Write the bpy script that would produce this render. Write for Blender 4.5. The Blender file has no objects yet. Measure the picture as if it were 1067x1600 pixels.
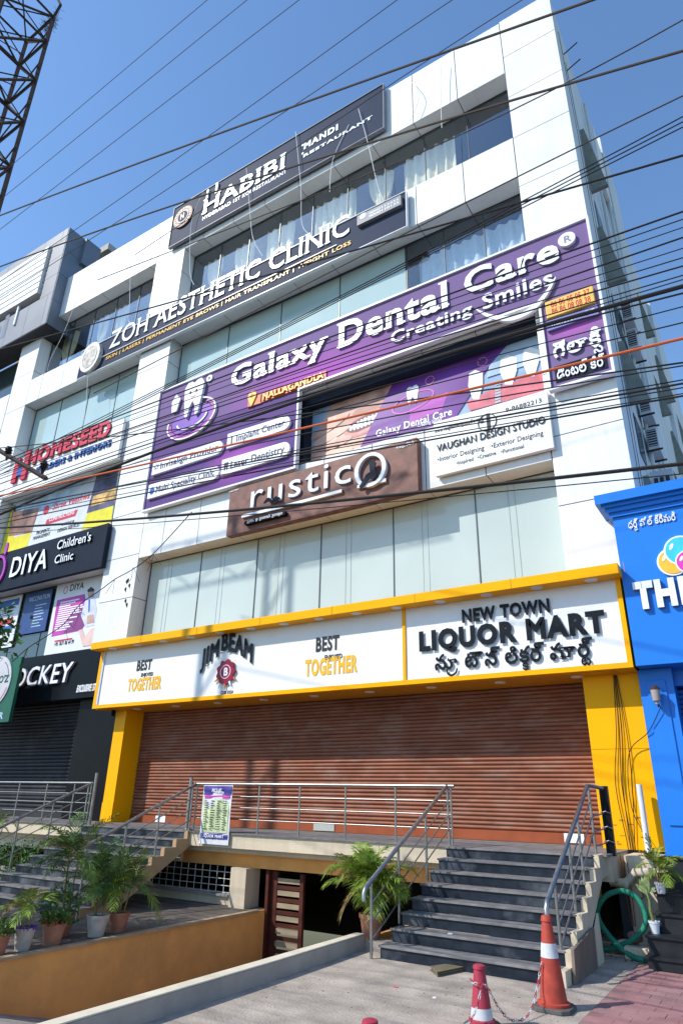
import bpy, bmesh, math, random
from mathutils import Vector, Matrix
random.seed(7)
R = random.random
U = random.uniform
S = bpy.context.scene
COL = S.collection
PI = math.pi

# ------------------------------------------------------------------ camera
FL, TH, RO, YA, EYE = 1030.0, math.radians(23.5), math.radians(1.2), math.radians(-33.0), 2.25
def _basis():
    F = Vector((0, math.cos(TH), math.sin(TH))); Up = Vector((0, -math.sin(TH), math.cos(TH))); Rt = Vector((1, 0, 0))
    R2 = Rt*math.cos(RO)+Up*math.sin(RO); U2 = -Rt*math.sin(RO)+Up*math.cos(RO)
    M = Matrix.Rotation(-YA, 3, 'Z')
    return M@R2, M@U2, M@F
BR, BU, BF = _basis()
cam = bpy.data.cameras.new('camera'); camo = bpy.data.objects.new('camera', cam); COL.objects.link(camo)
cam.sensor_fit = 'VERTICAL'; cam.sensor_height = 24.0; cam.lens = FL/1600*24.0
cam.clip_start = 0.1; cam.clip_end = 6000
mw = Matrix(((BR.x, BU.x, -BF.x, 0), (BR.y, BU.y, -BF.y, 0), (BR.z, BU.z, -BF.z, EYE), (0, 0, 0, 1)))
camo.matrix_world = mw
S.camera = camo

# ------------------------------------------------------------------ light
W = bpy.data.worlds.new('World'); S.world = W; W.use_nodes = True
nt = W.node_tree; bg = nt.nodes['Background']
sky = nt.nodes.new('ShaderNodeTexSky'); sky.sky_type = 'NISHITA'; sky.sun_disc = False
TO_SUN = Vector((-0.85, -1.0, 1.17)).normalized()
sky.sun_elevation = math.asin(TO_SUN.z)
sky.sun_rotation = math.atan2(TO_SUN.x, TO_SUN.y)
sky.altitude = 500; sky.air_density = 1.3; sky.dust_density = 0.5; sky.ozone_density = 1.2
tin = nt.nodes.new('ShaderNodeMix'); tin.data_type = 'RGBA'; tin.blend_type = 'MULTIPLY'; tin.inputs[0].default_value = 1; tin.inputs[7].default_value = (.97, 1.22, 1.46, 1)
nt.links.new(sky.outputs[0], tin.inputs[6]); nt.links.new(tin.outputs[2], bg.inputs[0]); bg.inputs[1].default_value = 0.15
sun = bpy.data.lights.new('sun', 'SUN'); sun.energy = 4.6; sun.angle = math.radians(0.5); sun.color = (1, 0.955, 0.88)
suno = bpy.data.objects.new('sun', sun); COL.objects.link(suno)
suno.rotation_euler = TO_SUN.to_track_quat('Z', 'Y').to_euler()
S.view_settings.view_transform = 'Standard'; S.view_settings.look = 'None'
S.view_settings.gamma = 1; S.view_settings.use_curve_mapping = False
S.view_settings.exposure = 0.10

# ------------------------------------------------------------------ helpers
def ray(px, py): return BF*FL+BR*(px-533.5)-BU*(py-800)
def at(px, py, Y):                       # point of the plane y = Y seen in the photo at (px, py)
    d = ray(px, py); t = Y/d.y; return Vector((d.x*t, Y, EYE+d.z*t))
def gz(px, py, z):
    d = ray(px, py); t = (z-EYE)/d.z; return Vector((d.x*t, d.y*t, z))

MATS = {}
def mat(name, col, rough=0.6, metal=0.0, var=0.12, scale=3.0, bump=0.0, bscale=60.0, spec=0.22, coat=0.0, stain=0.0, stcol=None, streak=False):
    if name in MATS: return MATS[name]
    m = bpy.data.materials.new(name); m.use_nodes = True; n = m.node_tree.nodes; l = m.node_tree.links
    b = n['Principled BSDF']; c = (*col, 1)
    b.inputs['Roughness'].default_value = rough; b.inputs['Metallic'].default_value = metal
    b.inputs['Specular IOR Level'].default_value = spec; b.inputs['Coat Weight'].default_value = coat
    tc = n.new('ShaderNodeNewGeometry')
    out = None
    if var > 0:
        tx = n.new('ShaderNodeTexNoise'); tx.inputs['Scale'].default_value = scale; tx.inputs['Detail'].default_value = 8
        l.new(tc.outputs['Position'], tx.inputs['Vector'])
        mr = n.new('ShaderNodeMapRange'); mr.inputs[1].default_value = .3; mr.inputs[2].default_value = .7
        mr.inputs[3].default_value = 1-var; mr.inputs[4].default_value = 1+var*.6
        l.new(tx.outputs[0], mr.inputs[0])
        mx = n.new('ShaderNodeMix'); mx.data_type = 'RGBA'; mx.blend_type = 'MULTIPLY'; mx.inputs[0].default_value = 1
        mx.inputs[6].default_value = c; l.new(mr.outputs[0], mx.inputs[7]); out = mx.outputs[2]
    if stain > 0:
        t2 = n.new('ShaderNodeTexNoise'); t2.inputs['Scale'].default_value = 0.9 if not streak else 2.2; t2.inputs['Detail'].default_value = 10
        if 'Roughness' in t2.inputs: t2.inputs['Roughness'].default_value = .65
        if streak:
            mp = n.new('ShaderNodeMapping'); mp.inputs['Scale'].default_value = (3, 3, .18) if streak is True else streak; l.new(tc.outputs['Position'], mp.inputs[0]); l.new(mp.outputs[0], t2.inputs['Vector'])
        else: l.new(tc.outputs['Position'], t2.inputs['Vector'])
        r2 = n.new('ShaderNodeMapRange'); r2.inputs[1].default_value = .48; r2.inputs[2].default_value = .72; r2.inputs[3].default_value = 0; r2.inputs[4].default_value = stain
        l.new(t2.outputs[0], r2.inputs[0])
        m2 = n.new('ShaderNodeMix'); m2.data_type = 'RGBA'; l.new(r2.outputs[0], m2.inputs[0])
        if out: l.new(out, m2.inputs[6])
        else: m2.inputs[6].default_value = c
        m2.inputs[7].default_value = (*(stcol or tuple(x*.45 for x in col)), 1); out = m2.outputs[2]
    if out: l.new(out, b.inputs['Base Color'])
    else: b.inputs['Base Color'].default_value = c
    if bump > 0:
        tb = n.new('ShaderNodeTexNoise'); tb.inputs['Scale'].default_value = bscale; tb.inputs['Detail'].default_value = 6
        l.new(tc.outputs['Position'], tb.inputs['Vector'])
        bp = n.new('ShaderNodeBump'); bp.inputs['Strength'].default_value = bump; bp.inputs['Distance'].default_value = .02
        l.new(tb.outputs[0], bp.inputs['Height']); l.new(bp.outputs[0], b.inputs['Normal'])
    MATS[name] = m; return m

def glassmat(name, tint, refl, rough=0.02):
    m = bpy.data.materials.new(name); m.use_nodes = True; n = m.node_tree.nodes; l = m.node_tree.links
    n.remove(n['Principled BSDF']); o = n['Material Output']
    t = n.new('ShaderNodeBsdfTransparent'); t.inputs[0].default_value = (*tint, 1)
    g = n.new('ShaderNodeBsdfGlossy'); g.inputs['Roughness'].default_value = rough; g.inputs[0].default_value = (.85, .93, 1, 1)
    tc = n.new('ShaderNodeTexCoord'); tx = n.new('ShaderNodeTexNoise'); tx.inputs['Scale'].default_value = 1.2
    l.new(tc.outputs['Object'], tx.inputs['Vector'])
    bp = n.new('ShaderNodeBump'); bp.inputs['Strength'].default_value = .05; bp.inputs['Distance'].default_value = .05
    l.new(tx.outputs[0], bp.inputs['Height']); l.new(bp.outputs[0], g.inputs['Normal'])
    lw_ = n.new('ShaderNodeLayerWeight'); fr = n.new('ShaderNodeMath'); fr.operation = 'POWER'; l.new(lw_.outputs['Facing'], fr.inputs[0]); fr.inputs[1].default_value = 3.0
    ad = n.new('ShaderNodeMath'); ad.operation = 'ADD'; ad.inputs[1].default_value = refl; ad.use_clamp = True; l.new(fr.outputs[0], ad.inputs[0])
    mx = n.new('ShaderNodeMixShader'); l.new(ad.outputs[0], mx.inputs[0]); l.new(t.outputs[0], mx.inputs[1]); l.new(g.outputs[0], mx.inputs[2])
    l.new(mx.outputs[0], o.inputs[0]); MATS[name] = m; return m

def C(h):   # sRGB hex -> linear
    v = [int(h[i:i+2], 16)/255 for i in (0, 2, 4)]
    return tuple((x/12.92 if x <= .04045 else ((x+.055)/1.055)**2.4) for x in v)

class MB:
    def __init__(s): s.v = []; s.f = []; s.m = []; s.cur = 0
    def add(s, vs, fs):
        k = len(s.v); s.v += [tuple(p) for p in vs]
        for f in fs: s.f.append([i+k for i in f]); s.m.append(s.cur)
        return s
    def box(s, x0, x1, y0, y1, z0, z1):
        if x0 > x1: x0, x1 = x1, x0
        if y0 > y1: y0, y1 = y1, y0
        if z0 > z1: z0, z1 = z1, z0
        return s.add([(x0,y0,z0),(x1,y0,z0),(x1,y1,z0),(x0,y1,z0),(x0,y0,z1),(x1,y0,z1),(x1,y1,z1),(x0,y1,z1)],
                     [(0,3,2,1),(4,5,6,7),(0,1,5,4),(1,2,6,5),(2,3,7,6),(3,0,4,7)])
    def prism(s, pts, y0, y1):            # polygon in XZ, counter-clockwise seen from -y
        n = len(pts); a = sum(pts[i][0]*pts[(i+1)%n][1]-pts[(i+1)%n][0]*pts[i][1] for i in range(n))
        if a < 0: pts = pts[::-1]
        vs = [(p[0], y0, p[1]) for p in pts]+[(p[0], y1, p[1]) for p in pts]
        fs = [list(range(n)), list(range(2*n-1, n-1, -1))]+[(i, i+n, (i+1)%n+n, (i+1)%n) for i in range(n)]
        return s.add(vs, fs)
    def prismx(s, pts, x0, x1):           # polygon in YZ
        n = len(pts)
        vs = [(x0, p[0], p[1]) for p in pts]+[(x1, p[0], p[1]) for p in pts]
        fs = [list(range(n)), list(range(2*n-1, n-1, -1))]+[(i, i+n, (i+1)%n+n, (i+1)%n) for i in range(n)]
        return s.add(vs, fs)
    def prismz(s, pts, z0, z1):
        n = len(pts)
        vs = [(p[0], p[1], z0) for p in pts]+[(p[0], p[1], z1) for p in pts]
        fs = [list(range(n-1, -1, -1)), list(range(n, 2*n))]+[(i, (i+1)%n, (i+1)%n+n, i+n) for i in range(n)]
        return s.add(vs, fs)
    def tube(s, pts, r, seg=8, cap=True):
        pts = [Vector(p) for p in pts]; n = len(pts); k = len(s.v); rr = r if isinstance(r, (list, tuple)) else [r]*n
        up = None
        for i, p in enumerate(pts):
            d = (pts[min(i+1, n-1)]-pts[max(i-1, 0)]).normalized()
            if up is None or abs(up.dot(d)) > .98:
                up = Vector((0, 0, 1)) if abs(d.z) < .9 else Vector((0, 1, 0))
            a = d.cross(up).normalized(); b = a.cross(d).normalized(); up = b
            for j in range(seg):
                t = 2*PI*j/seg; q = p+(a*math.cos(t)+b*math.sin(t))*rr[i]; s.v.append(tuple(q))
        for i in range(n-1):
            for j in range(seg):
                s.f.append([k+i*seg+j, k+i*seg+(j+1)%seg, k+(i+1)*seg+(j+1)%seg, k+(i+1)*seg+j]); s.m.append(s.cur)
        if cap:
            s.f.append([k+j for j in range(seg-1, -1, -1)]); s.m.append(s.cur)
            s.f.append([k+(n-1)*seg+j for j in range(seg)]); s.m.append(s.cur)
        return s
    def lathe(s, x, y, prof, seg=24):     # prof list of (r, z)
        k = len(s.v); n = len(prof)
        for r, z in prof:
            for j in range(seg):
                t = 2*PI*j/seg; s.v.append((x+r*math.cos(t), y+r*math.sin(t), z))
        for i in range(n-1):
            for j in range(seg):
                s.f.append([k+i*seg+j, k+i*seg+(j+1)%seg, k+(i+1)*seg+(j+1)%seg, k+(i+1)*seg+j]); s.m.append(s.cur)
        return s
    def disc(s, c, rx, rz, y0, y1, seg=28): return s.prism([(c[0]+rx*math.cos(2*PI*i/seg), c[1]+rz*math.sin(2*PI*i/seg)) for i in range(seg)], y0, y1)
    def build(s, name, mats, parent=None, smooth=False, bevel=0):
        me = bpy.data.meshes.new(name); me.from_pydata(s.v, [], s.f)
        if not isinstance(mats, (list, tuple)): mats = [mats]
        for m in mats: me.materials.append(m)
        me.polygons.foreach_set('material_index', s.m)
        if smooth: me.polygons.foreach_set('use_smooth', [True]*len(s.f))
        o = bpy.data.objects.new(name, me); COL.objects.link(o)
        if parent is not None:
            o.parent = parent; o.location = -parent.location
            if parent.parent: o.location = -parent.location-parent.parent.location
            if parent.type == 'MESH': o.location = (0, 0, 0)
        if smooth:
            md = o.modifiers.new('e', 'EDGE_SPLIT'); md.split_angle = math.radians(40)
        if bevel:
            md = o.modifiers.new('b', 'BEVEL'); md.width = bevel; md.segments = 2; md.limit_method = 'ANGLE'
        return o

def thing(name, label, cat, loc=(0, 0, 0), group=None):
    o = bpy.data.objects.new(name, None); COL.objects.link(o); o.location = loc; o.empty_display_size = .2
    o['label'] = label; o['category'] = cat
    if group: o['group'] = group
    return o
def tag(o, label, cat, group=None):
    o['label'] = label; o['category'] = cat
    if group: o['group'] = group
    return o
def struct(o, label=None):
    o['kind'] = 'structure'
    if label: o['label'] = label
    return o
def B(name, m, parent, *boxes, bevel=0):
    mb = MB()
    for b in boxes: mb.box(*b)
    return mb.build(name, m, parent, bevel=bevel)

# ------------------------------------------------------------------ text (built-in outline font, emboldened by hand)
_tc = bpy.data.curves.new('txt', 'FONT'); _to = bpy.data.objects.new('txt', _tc); COL.objects.link(_to); _tc.resolution_u = 3
_adv = {}
def _w(sx):
    _tc.body = sx; bpy.context.view_layer.update(); return _to.dimensions.x
def adv(ch):
    if ch not in _adv: _adv[ch] = (_w('H'+ch+'H')-_w('HH')) if ch != ' ' else .3
    return _adv[ch]
_gl = {}
def glyph(ch, bold):
    key = (ch, bold)
    if key in _gl: return _gl[key]
    _tc.body = ch; bpy.context.view_layer.update()
    me = bpy.data.meshes.new_from_object(_to)
    bm = bmesh.new(); bm.from_mesh(me); bpy.data.meshes.remove(me)
    bmesh.ops.remove_doubles(bm, verts=bm.verts, dist=1e-4)
    bmesh.ops.dissolve_degenerate(bm, edges=bm.edges, dist=1e-5)
    for f in bm.faces:
        if f.normal.z < 0: f.normal_flip()
    bm.verts.index_update()
    off = {}
    loops = {}
    for e in bm.edges:
        if len(e.link_faces) == 1:
            f = e.link_faces[0]
            for lp in f.loops:
                if lp.edge == e: a, b = lp.vert, lp.link_loop_next.vert
            loops.setdefault(a.index, []).append(b.index)
            d = (b.co-a.co); nrm = Vector((d.y, -d.x, 0))
            if nrm.length > 0: nrm.normalize()
            off.setdefault(a.index, []).append(nrm); off.setdefault(b.index, []).append(nrm)
    vs = []
    for v in bm.verts:
        p = v.co.copy()
        if bold and v.index in off:
            ns = off[v.index]; s_ = sum(ns, Vector((0, 0, 0)))
            if s_.length > .2:
                s_.normalize(); c_ = max(.55, s_.dot(ns[0])); p += s_*bold/c_
        vs.append((p.x, p.y))
    fs = [[v.index for v in f.verts] for f in bm.faces]
    ed = [(a, b) for a, bs in loops.items() for b in bs]
    bm.free(); _gl[key] = (vs, fs, ed); return _gl[key]
CAPH = None
def layout(text, bold, track=0.0):
    """list of (glyph, x, y, scale); '_x' puts x as a small subscript form below the previous letter"""
    out = []; x = 0; last = 0; i = 0
    while i < len(text):
        ch = text[i]
        if ch == '_':
            sub = text[i+1]; out.append((sub, last+.12, -.36, .62)); i += 2; continue
        if ch != ' ': out.append((ch, x, 0, 1))
        a = adv(ch)
        if a > .12: last = x
        x += a+track; i += 1
    return out, x-track
SERIF = {'H': 'll rr', 'A': 'bb', 'B': 'l', 'I': 'cc'}
def add_glyph(mb, g, fx, fy, y0, depth, j):
    vs, fs, ed = g; n = len(vs); k = len(mb.v)
    for vx, vy in vs:
        q = (fx(vx, vy), fy(vx, vy)); mb.v.append((q[0], y0-depth-j*.0006, q[1]))
    yb = y0-.001 if depth < .03 or not mb.off else y0-depth+mb.off
    for vx, vy in vs:
        q = (fx(vx, vy), fy(vx, vy)); mb.v.append((q[0], yb, q[1]))
    for f in fs: mb.f.append([k+i for i in f]); mb.m.append(0)
    for a, b in ed:
        mb.f.append([k+b, k+a, k+n+a, k+n+b]); mb.m.append(1 if mb.side else 0)
def text(parent, s, a, b, Y, m, c=None, depth=.006, bold=0.0, track=0.0, shear=0.0, name='lettering', each=False, side=None, serif=0, arch=None, off=0.0):
    """s set from pixel a (baseline left) to pixel b (right end, top of capitals) on the plane y=Y, front face at Y-depth"""
    p = at(*a, Y) if a[1] > 40 else Vector((a[0], Y, a[1])); q = at(*b, Y) if b[1] > 40 else Vector((b[0], Y, b[1]))
    zt = (at(*c, Y).z if c else q.z); x0, z0, x1 = p.x, p.z, q.x
    each = each or depth >= .04; bold = round(bold*.52, 4); track += bold*1.5
    lay, wid = layout(s, bold, track)
    sx = (x1-x0)/wid; sz = (zt-z0)/0.70
    mbs = []
    mb = MB(); mb.side = side is not None; mb.off = off
    for j, (ch, gx, gy, sc) in enumerate(lay):
        if each and adv(ch) > .1 and sc == 1:
            mb = MB(); mb.side = side is not None; mb.off = off
        g = glyph(ch, bold)
        if arch:
            X = lambda vx, vy: x0+sx*(gx+vx*sc)
            Z = lambda vx, vy: z0+arch(((gx+vx*sc)/wid))+sz*(gy+vy*sc)*(1+0.0)
        else:
            X = lambda vx, vy: x0+sx*(gx+vx*sc)+shear*sz*(gy+vy*sc)
            Z = lambda vx, vy: z0+sz*(gy+vy*sc)
        add_glyph(mb, g, X, Z, Y, depth, j % 3)
        if serif and ch.isalpha():
            xs = [v[0] for v in g[0]]; ys = [v[1] for v in g[0]]; lo, hi = min(xs), max(xs); w = hi-lo; t = serif*.75
            st = {'H': (0, 1), 'I': (.5,), 'N': (0, 1), 'T': (.5,), 'L': (0,), 'E': (0,), 'A': (.08, .92), 'B': (0,), 'R': (0,), 'D': (0,), 'l': (.5,), 'n': (.1, .9), 'a': (.92,), 'r': (.15,), 'x': (.1, .9), 'y': (.1, .9), 't': ()}.get(ch, ())
            tops = {'H': (0, 1), 'I': (.5,), 'N': (0, 1), 'L': (0,), 'E': (0,), 'A': (), 'B': (0,), 'R': (0,), 'D': (0,), 'x': (.1, .9), 'y': (.1, .9), 'l': (.35,), 'n': (), 'r': ()}.get(ch, ())
            hw = .105
            def bar(u, y_, dn):
                cx = gx+lo+w*min(max(u, .0), 1); cx += (.055 if u == 0 else (-.055 if u == 1 else 0))
                y2 = y_+t if dn else y_-t
                pts = [(X(cx-gx-hw, 0) if 0 else x0+sx*(cx-hw), z0+sz*min(y_, y2)), (x0+sx*(cx+hw), z0+sz*min(y_, y2)), (x0+sx*(cx+hw), z0+sz*max(y_, y2)), (x0+sx*(cx-hw), z0+sz*max(y_, y2))]
                mb.cur = 0; mb.prism(pts, Y-depth-.0024, Y-depth+.004)
            yl = 0 if ch not in 'y' else min(ys)
            for u in st:
                if not (ch == 'y' and u == .9): bar(u if ch != 'y' else .25, yl, True)
            for u in tops: bar(u, max(ys), False)
        if mb not in mbs: mbs.append(mb)
    mats = [m] if side is None else [m, side]
    return [x.build('letter' if each else name, mats, parent) for x in mbs if x.f]

def poly(parent, name, m, pts, Y, t=.004):
    """thin printed or cut shape, pixels on the plane y=Y"""
    w = [at(*p, Y) if len(p) == 2 else p for p in pts]
    return MB().prism([(v.x, v.z) for v in w], Y-t, Y-.0005).build(name, m, parent)
def pxbox(a, b, Y):    # bottom-left and top-right pixels -> x0, x1, z0, z1
    p, q = at(*a, Y), at(*b, Y); return p.x, q.x, p.z, q.z

# ------------------------------------------------------------------ materials
white = mat('white_cladding', (.75, .75, .745), .5, var=.07, scale=.6, stain=.30, stcol=(.52, .51, .48), streak=True)
white2 = mat('white_sheet', (.78, .78, .77), .4, var=.04, scale=1)
joint = mat('joint_dark', (.05, .05, .055), .8)
core_m = mat('core_grey', (.07, .07, .07), .8)
sidew = mat('white_side_wall_shade', (.56, .62, .64), .8, var=.1, scale=.8, stain=.35, stcol=(.35, .38, .38), streak=True)  # white painted wall, blue-grey of sky-lit shade put into the colour
hood_m = mat('sunshade_grey', (.22, .24, .21), .9, var=.2)
frost = mat('frosted_glass', (.49, .57, .545), .03, var=.06, scale=.5, spec=.5)
frost2 = mat('frosted_glass_green', (.40, .52, .51), .03, var=.08, scale=.5, spec=.8)
clear = glassmat('window_glass', (.97, .985, 1.0), .06)
alum = mat('dark_aluminium', (.10, .11, .115), .4, .5, var=.05)
curtain_m = mat('cream_curtain', (.90, .82, .56), .9, var=.08, scale=6)
sheer_m = mat('pale_sheer_curtain', (.62, .70, .74), .9, var=.08, scale=6)
room_m = mat('room_shade', (.07, .08, .10), .9)  # dark blue-grey stands for unlit room interiors
yellow = mat('yellow_cladding', (.95, .42, .003), .35, spec=.08, var=.04, scale=1, stain=.08, stcol=(.5, .28, .05))
board_m = mat('white_sign_board', (.80, .79, .77), .45, var=.03, scale=.6, stain=.07, stcol=(.6, .58, .52), streak=True)
black = mat('black_sheet', (.008, .009, .012), .3, spec=.06, var=.1)
blackl = mat('black_acrylic', (.010, .012, .017), .4, spec=.12, var=0)
whitel = mat('white_acrylic', (.82, .83, .86), .3, var=.03)
lamp_m = mat('lamp_disc_white', (.75, .75, .73), .35, var=0)
shut_m = mat('brown_shutter', (.27, .10, .058), .6, var=.22, scale=1.2, stain=.6, stcol=(.36, .235, .185), streak=(.5, 1, 1.3), bump=.15, bscale=12)
shutbar = mat('orange_shutter_bar', (.30, .075, .03), .45, var=.15)
shutk = mat('black_shutter', (.035, .035, .04), .45, spec=.12, var=.2, stain=.3, stcol=(.14, .13, .12))
navy = mat('navy_sheet', (.035, .048, .085), .5, spec=.03, var=.12, scale=.8)
charcoal = mat('charcoal_sheet', (.018, .024, .038), .5, spec=.05, var=.12)
purple = mat('purple_sheet', (.115, .055, .20), .5, spec=.04, var=.1, scale=.6)
magenta = mat('magenta_print', (.42, .07, .42), .4, var=.15, scale=.8)
yelltr = mat('yellow_letters', (.86, .45, .02), .35, var=.04)
redl = mat('red_letters', (.60, .03, .06), .4, var=.05)
bluel = mat('blue_letters', (.03, .12, .42), .4, var=.05)
wood = mat('brown_wood_laminate', (.20, .085, .062), .5, var=.35, scale=4, stain=.4, stcol=(.12, .06, .05))
cream = mat('cream_paint', (.62, .52, .38), .75, var=.10, scale=1.6, stain=.35, stcol=(.36, .29, .21), streak=True, bump=.2, bscale=18)
ochre = mat('ochre_paint', (.82, .39, .115), .8, var=.12, scale=1.4, stain=.4, stcol=(.30, .17, .08), bump=.25, bscale=10)
conc = mat('apron_concrete', (.40, .34, .28), .9, var=.30, scale=2.2, stain=.75, stcol=(.17, .15, .135), streak=(.35, 1.6, 1), bump=.7, bscale=28)
concd = mat('terrace_concrete_shade', (.14, .115, .095), .9, var=.3, scale=2, stain=.5, bump=.4, bscale=25)  # colour kept dark to carry the tree shade on the terrace
parap = mat('kerb_grey_paint', (.38, .325, .28), .85, var=.15, scale=2.5, stain=.6, stcol=(.2, .2, .2), bump=.5, bscale=20)
parapt = mat('kerb_cream_top', (.66, .58, .44), .8, var=.12, scale=4, stain=.3)
granite = mat('dark_granite_riser', (.018, .024, .036), .35, var=.4, scale=6, stain=.9, stcol=(.15, .16, .18))
tread_m = mat('worn_granite_tread', (.20, .19, .185), .6, var=.3, scale=5, stain=.6, stcol=(.10, .10, .11), bump=.1)
steel = mat('brushed_steel', (.36, .35, .335), .38, .9, var=.15, scale=8)
blue = mat('blue_paint', (.02, .19, .68), .32, var=.05, scale=1, stain=.08, stcol=(.03, .14, .45))
blued = mat('blue_shutter_paint', (.02, .10, .36), .4, var=.15)
terrac = mat('terracotta', (.38, .16, .10), .8, var=.2, scale=8, stain=.35, stcol=(.5, .36, .28))
potw = mat('pale_pot', (.50, .45, .40), .8, var=.2, scale=8, stain=.3)
potpl = mat('white_plastic_pot', (.74, .75, .78), .35, var=.05)
soil = mat('soil', (.06, .045, .03), 1, var=.3, scale=20)
leafA = mat('palm_leaf', (.20, .28, .035), .5, var=.45, scale=7)
leafB = mat('palm_leaf_dark', (.09, .16, .035), .5, var=.4, scale=6)
leafD = mat('dry_leaf', (.30, .21, .08), .8, var=.4, scale=6)
leafC = mat('bush_leaf', (.07, .17, .03), .5, var=.4, scale=6)
stem_m = mat('palm_stem', (.22, .17, .07), .7, var=.3, scale=10)
rust = mat('rusty_steel', (.055, .035, .028), .8, .1, var=.4, scale=5)
wire_m = mat('cable_black', (.025, .022, .022), .7, var=0)
wireg = mat('cable_brown', (.09, .07, .06), .7, var=0)
wireo = mat('cable_orange', (.62, .13, .04), .6, var=0)
ropew = mat('white_flex', (.75, .75, .74), .7, var=0)
pinkt = mat('pink_paver', (.33, .165, .16), .85, var=.25, scale=3, stain=.5, stcol=(.31, .22, .21), bump=.3, bscale=40)
coneo = mat('cone_red_orange', (.40, .06, .04), .55, var=.2, scale=9, stain=.5, stcol=(.38, .07, .05))
conep = mat('cone_pink_red', (.38, .035, .065), .55, var=.2, scale=9, stain=.35, stcol=(.30, .10, .10))
conew = mat('cone_white_band', (.58, .58, .60), .5, var=.2, scale=12, stain=.4, stcol=(.35, .33, .32))
rubber = mat('grey_rubber', (.10, .095, .09), .8, var=.2, scale=6)
hose_m = mat('green_hose', (.03, .24, .15), .45, var=.2, scale=10)
greyf = mat('grey_facade', (.22, .23, .26), .45, var=.12, scale=.6, stain=.3, stcol=(.14, .145, .16))
greyd = mat('grey_facade_shade', (.16, .19, .24), .4, var=.12, scale=.8)  # darker copy of the facade grey, shade of the side in its colour
beige = mat('beige_render', (.42, .38, .35), .8, var=.1)

# ------------------------------------------------------------------ ground and setting
road = MB()
road.add([(-300, -200, -.02), (300, -200, -.02), (300, 4.4, -.02), (-300, 4.4, -.02)], [(0, 1, 2, 3)])
struct(road.build('road', mat('asphalt', (.06, .06, .06), .9, var=.2, bump=.3)))
g = MB(); nx, ny = 1, 1
g.add([(-6.6, 4.4, 0), (-2.55, 4.4, 0), (-2.55, 13.2, 0), (-3.25, 15.2, 0), (-6.6, 15.2, 0)], [(0, 1, 2, 3, 4)])
g.add([(-2.55, 4.4, -.01), (30, 4.4, -.01), (30, 15.2, -.01), (-3.25, 15.2, -.01), (-2.55, 13.2, -.01)], [(0, 1, 2, 3, 4)])
g.add([(-6.6, 4.4, 0), (-6.6, 4.4, -.3), (-2.55, 4.4, -.3), (-2.55, 4.4, 0)], [(0, 1, 2, 3)])
ground = struct(g.build('ground', conc))
g = MB(); g.add([(-300, 15.2, -.06), (300, 15.2, -.06), (300, 500, -.06), (-300, 500, -.06)], [(0, 1, 2, 3)])
# ground behind the buildings starts behind the basement
g = MB(); g.add([(-300, 46, -.06), (300, 46, -.06), (300, 900, -.06), (-300, 900, -.06)], [(0, 1, 2, 3)]); g.add([(-1.8, 15.2, -.04), (300, 15.2, -.04), (300, 46, -.04), (-1.8, 46, -.04)], [(0, 1, 2, 3)])
struct(g.build('back_ground', conc))
g = MB()
g.box(-60, -10.9, 4.4, 14.1, -1.6, -.12)
terr = struct(g.build('terrace', concd))
g = MB(); g.prismx([(4.4, -1.4), (16, -1.4), (16, -1.12), (8.6, -1.12), (4.4, 0)], -10.89, -6.60)
struct(g.build('ramp', mat('ramp_concrete', (.33, .30, .27), .9, var=.2, bump=.4, stain=.4)))
w = thing('retaining_wall', 'long ochre painted retaining wall below the row of potted plants', 'wall', (-10.9, 9, -1.4))
B('wall', ochre, w, (-10.895, -10.84, 4.5, 13.58, -1.4, -.14))
B('coping', mat('ochre_coping', (.42, .30, .18), .8, var=.2), w, (-10.93, -10.80, 4.45, 13.58, -.138, -.09))
w = thing('ramp_kerb_wall', 'low grey kerb wall with cream top running beside the concrete apron', 'wall', (-6.6, 8, 0))
g = MB(); g.prismz([(-6.56, 3.6), (-6.38, 3.6), (-6.42, 8.5), (-6.48, 10.95), (-6.64, 10.95)], -.3, .205)
g.build('wall', parap, w, bevel=.012)
g = MB(); g.prismz([(-6.56, 3.6), (-6.385, 3.6), (-6.425, 8.5), (-6.485, 10.945), (-6.64, 10.945)], .207, .225)
g.build('wall_top', parapt, w, bevel=.006)
B('pedestal', parap, w, (-6.9, -6.1, 10.96, 11.35, -.3, .12), bevel=.01)
B('inner_wall', ochre, w, (-6.72, -6.645, 4.4, 13.5, -1.4, .1))
# pink pavers: nearest as pieces
pv = thing('paver_base', 'p', 'p'); bpy.data.objects.remove(pv)
base = MB(); base.prismz([(-2.55, 4.4), (30, 4.4), (30, 12.35), (-2.35, 12.35), (-2.40, 12.9), (-2.62, 12.9)], -.009, .004)
base = struct(base.build('pavement', mat('paver_joint', (.25, .15, .14), .95, var=.2)))
pme = []
for i in range(6):
    mb = MB(); j = U(-.002, .002)
    mb.box(-.1505, .1505, -.1, .1, .004, .014+j); o = mb.build('paver', pinkt, None, bevel=.004); me = o.data; pme.append(me); bpy.data.objects.remove(o)
n = 0
for jy in range(24):
    for ix in range(11):
        x = -2.42+ix*.306+(jy % 2)*.153-(.153 if jy % 2 else 0)*0; y = 8.05+jy*.204
        if y > 12.25 or (y < 9.5 and x > -.6) or n >= 290: continue
        o = bpy.data.objects.new('paver', random.choice(pme)); COL.objects.link(o); o.parent = base; o.location = (x, y, U(-.001, .002)); o.rotation_euler = (U(-.004, .004), U(-.004, .004), U(-.006, .006)); n += 1

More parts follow.
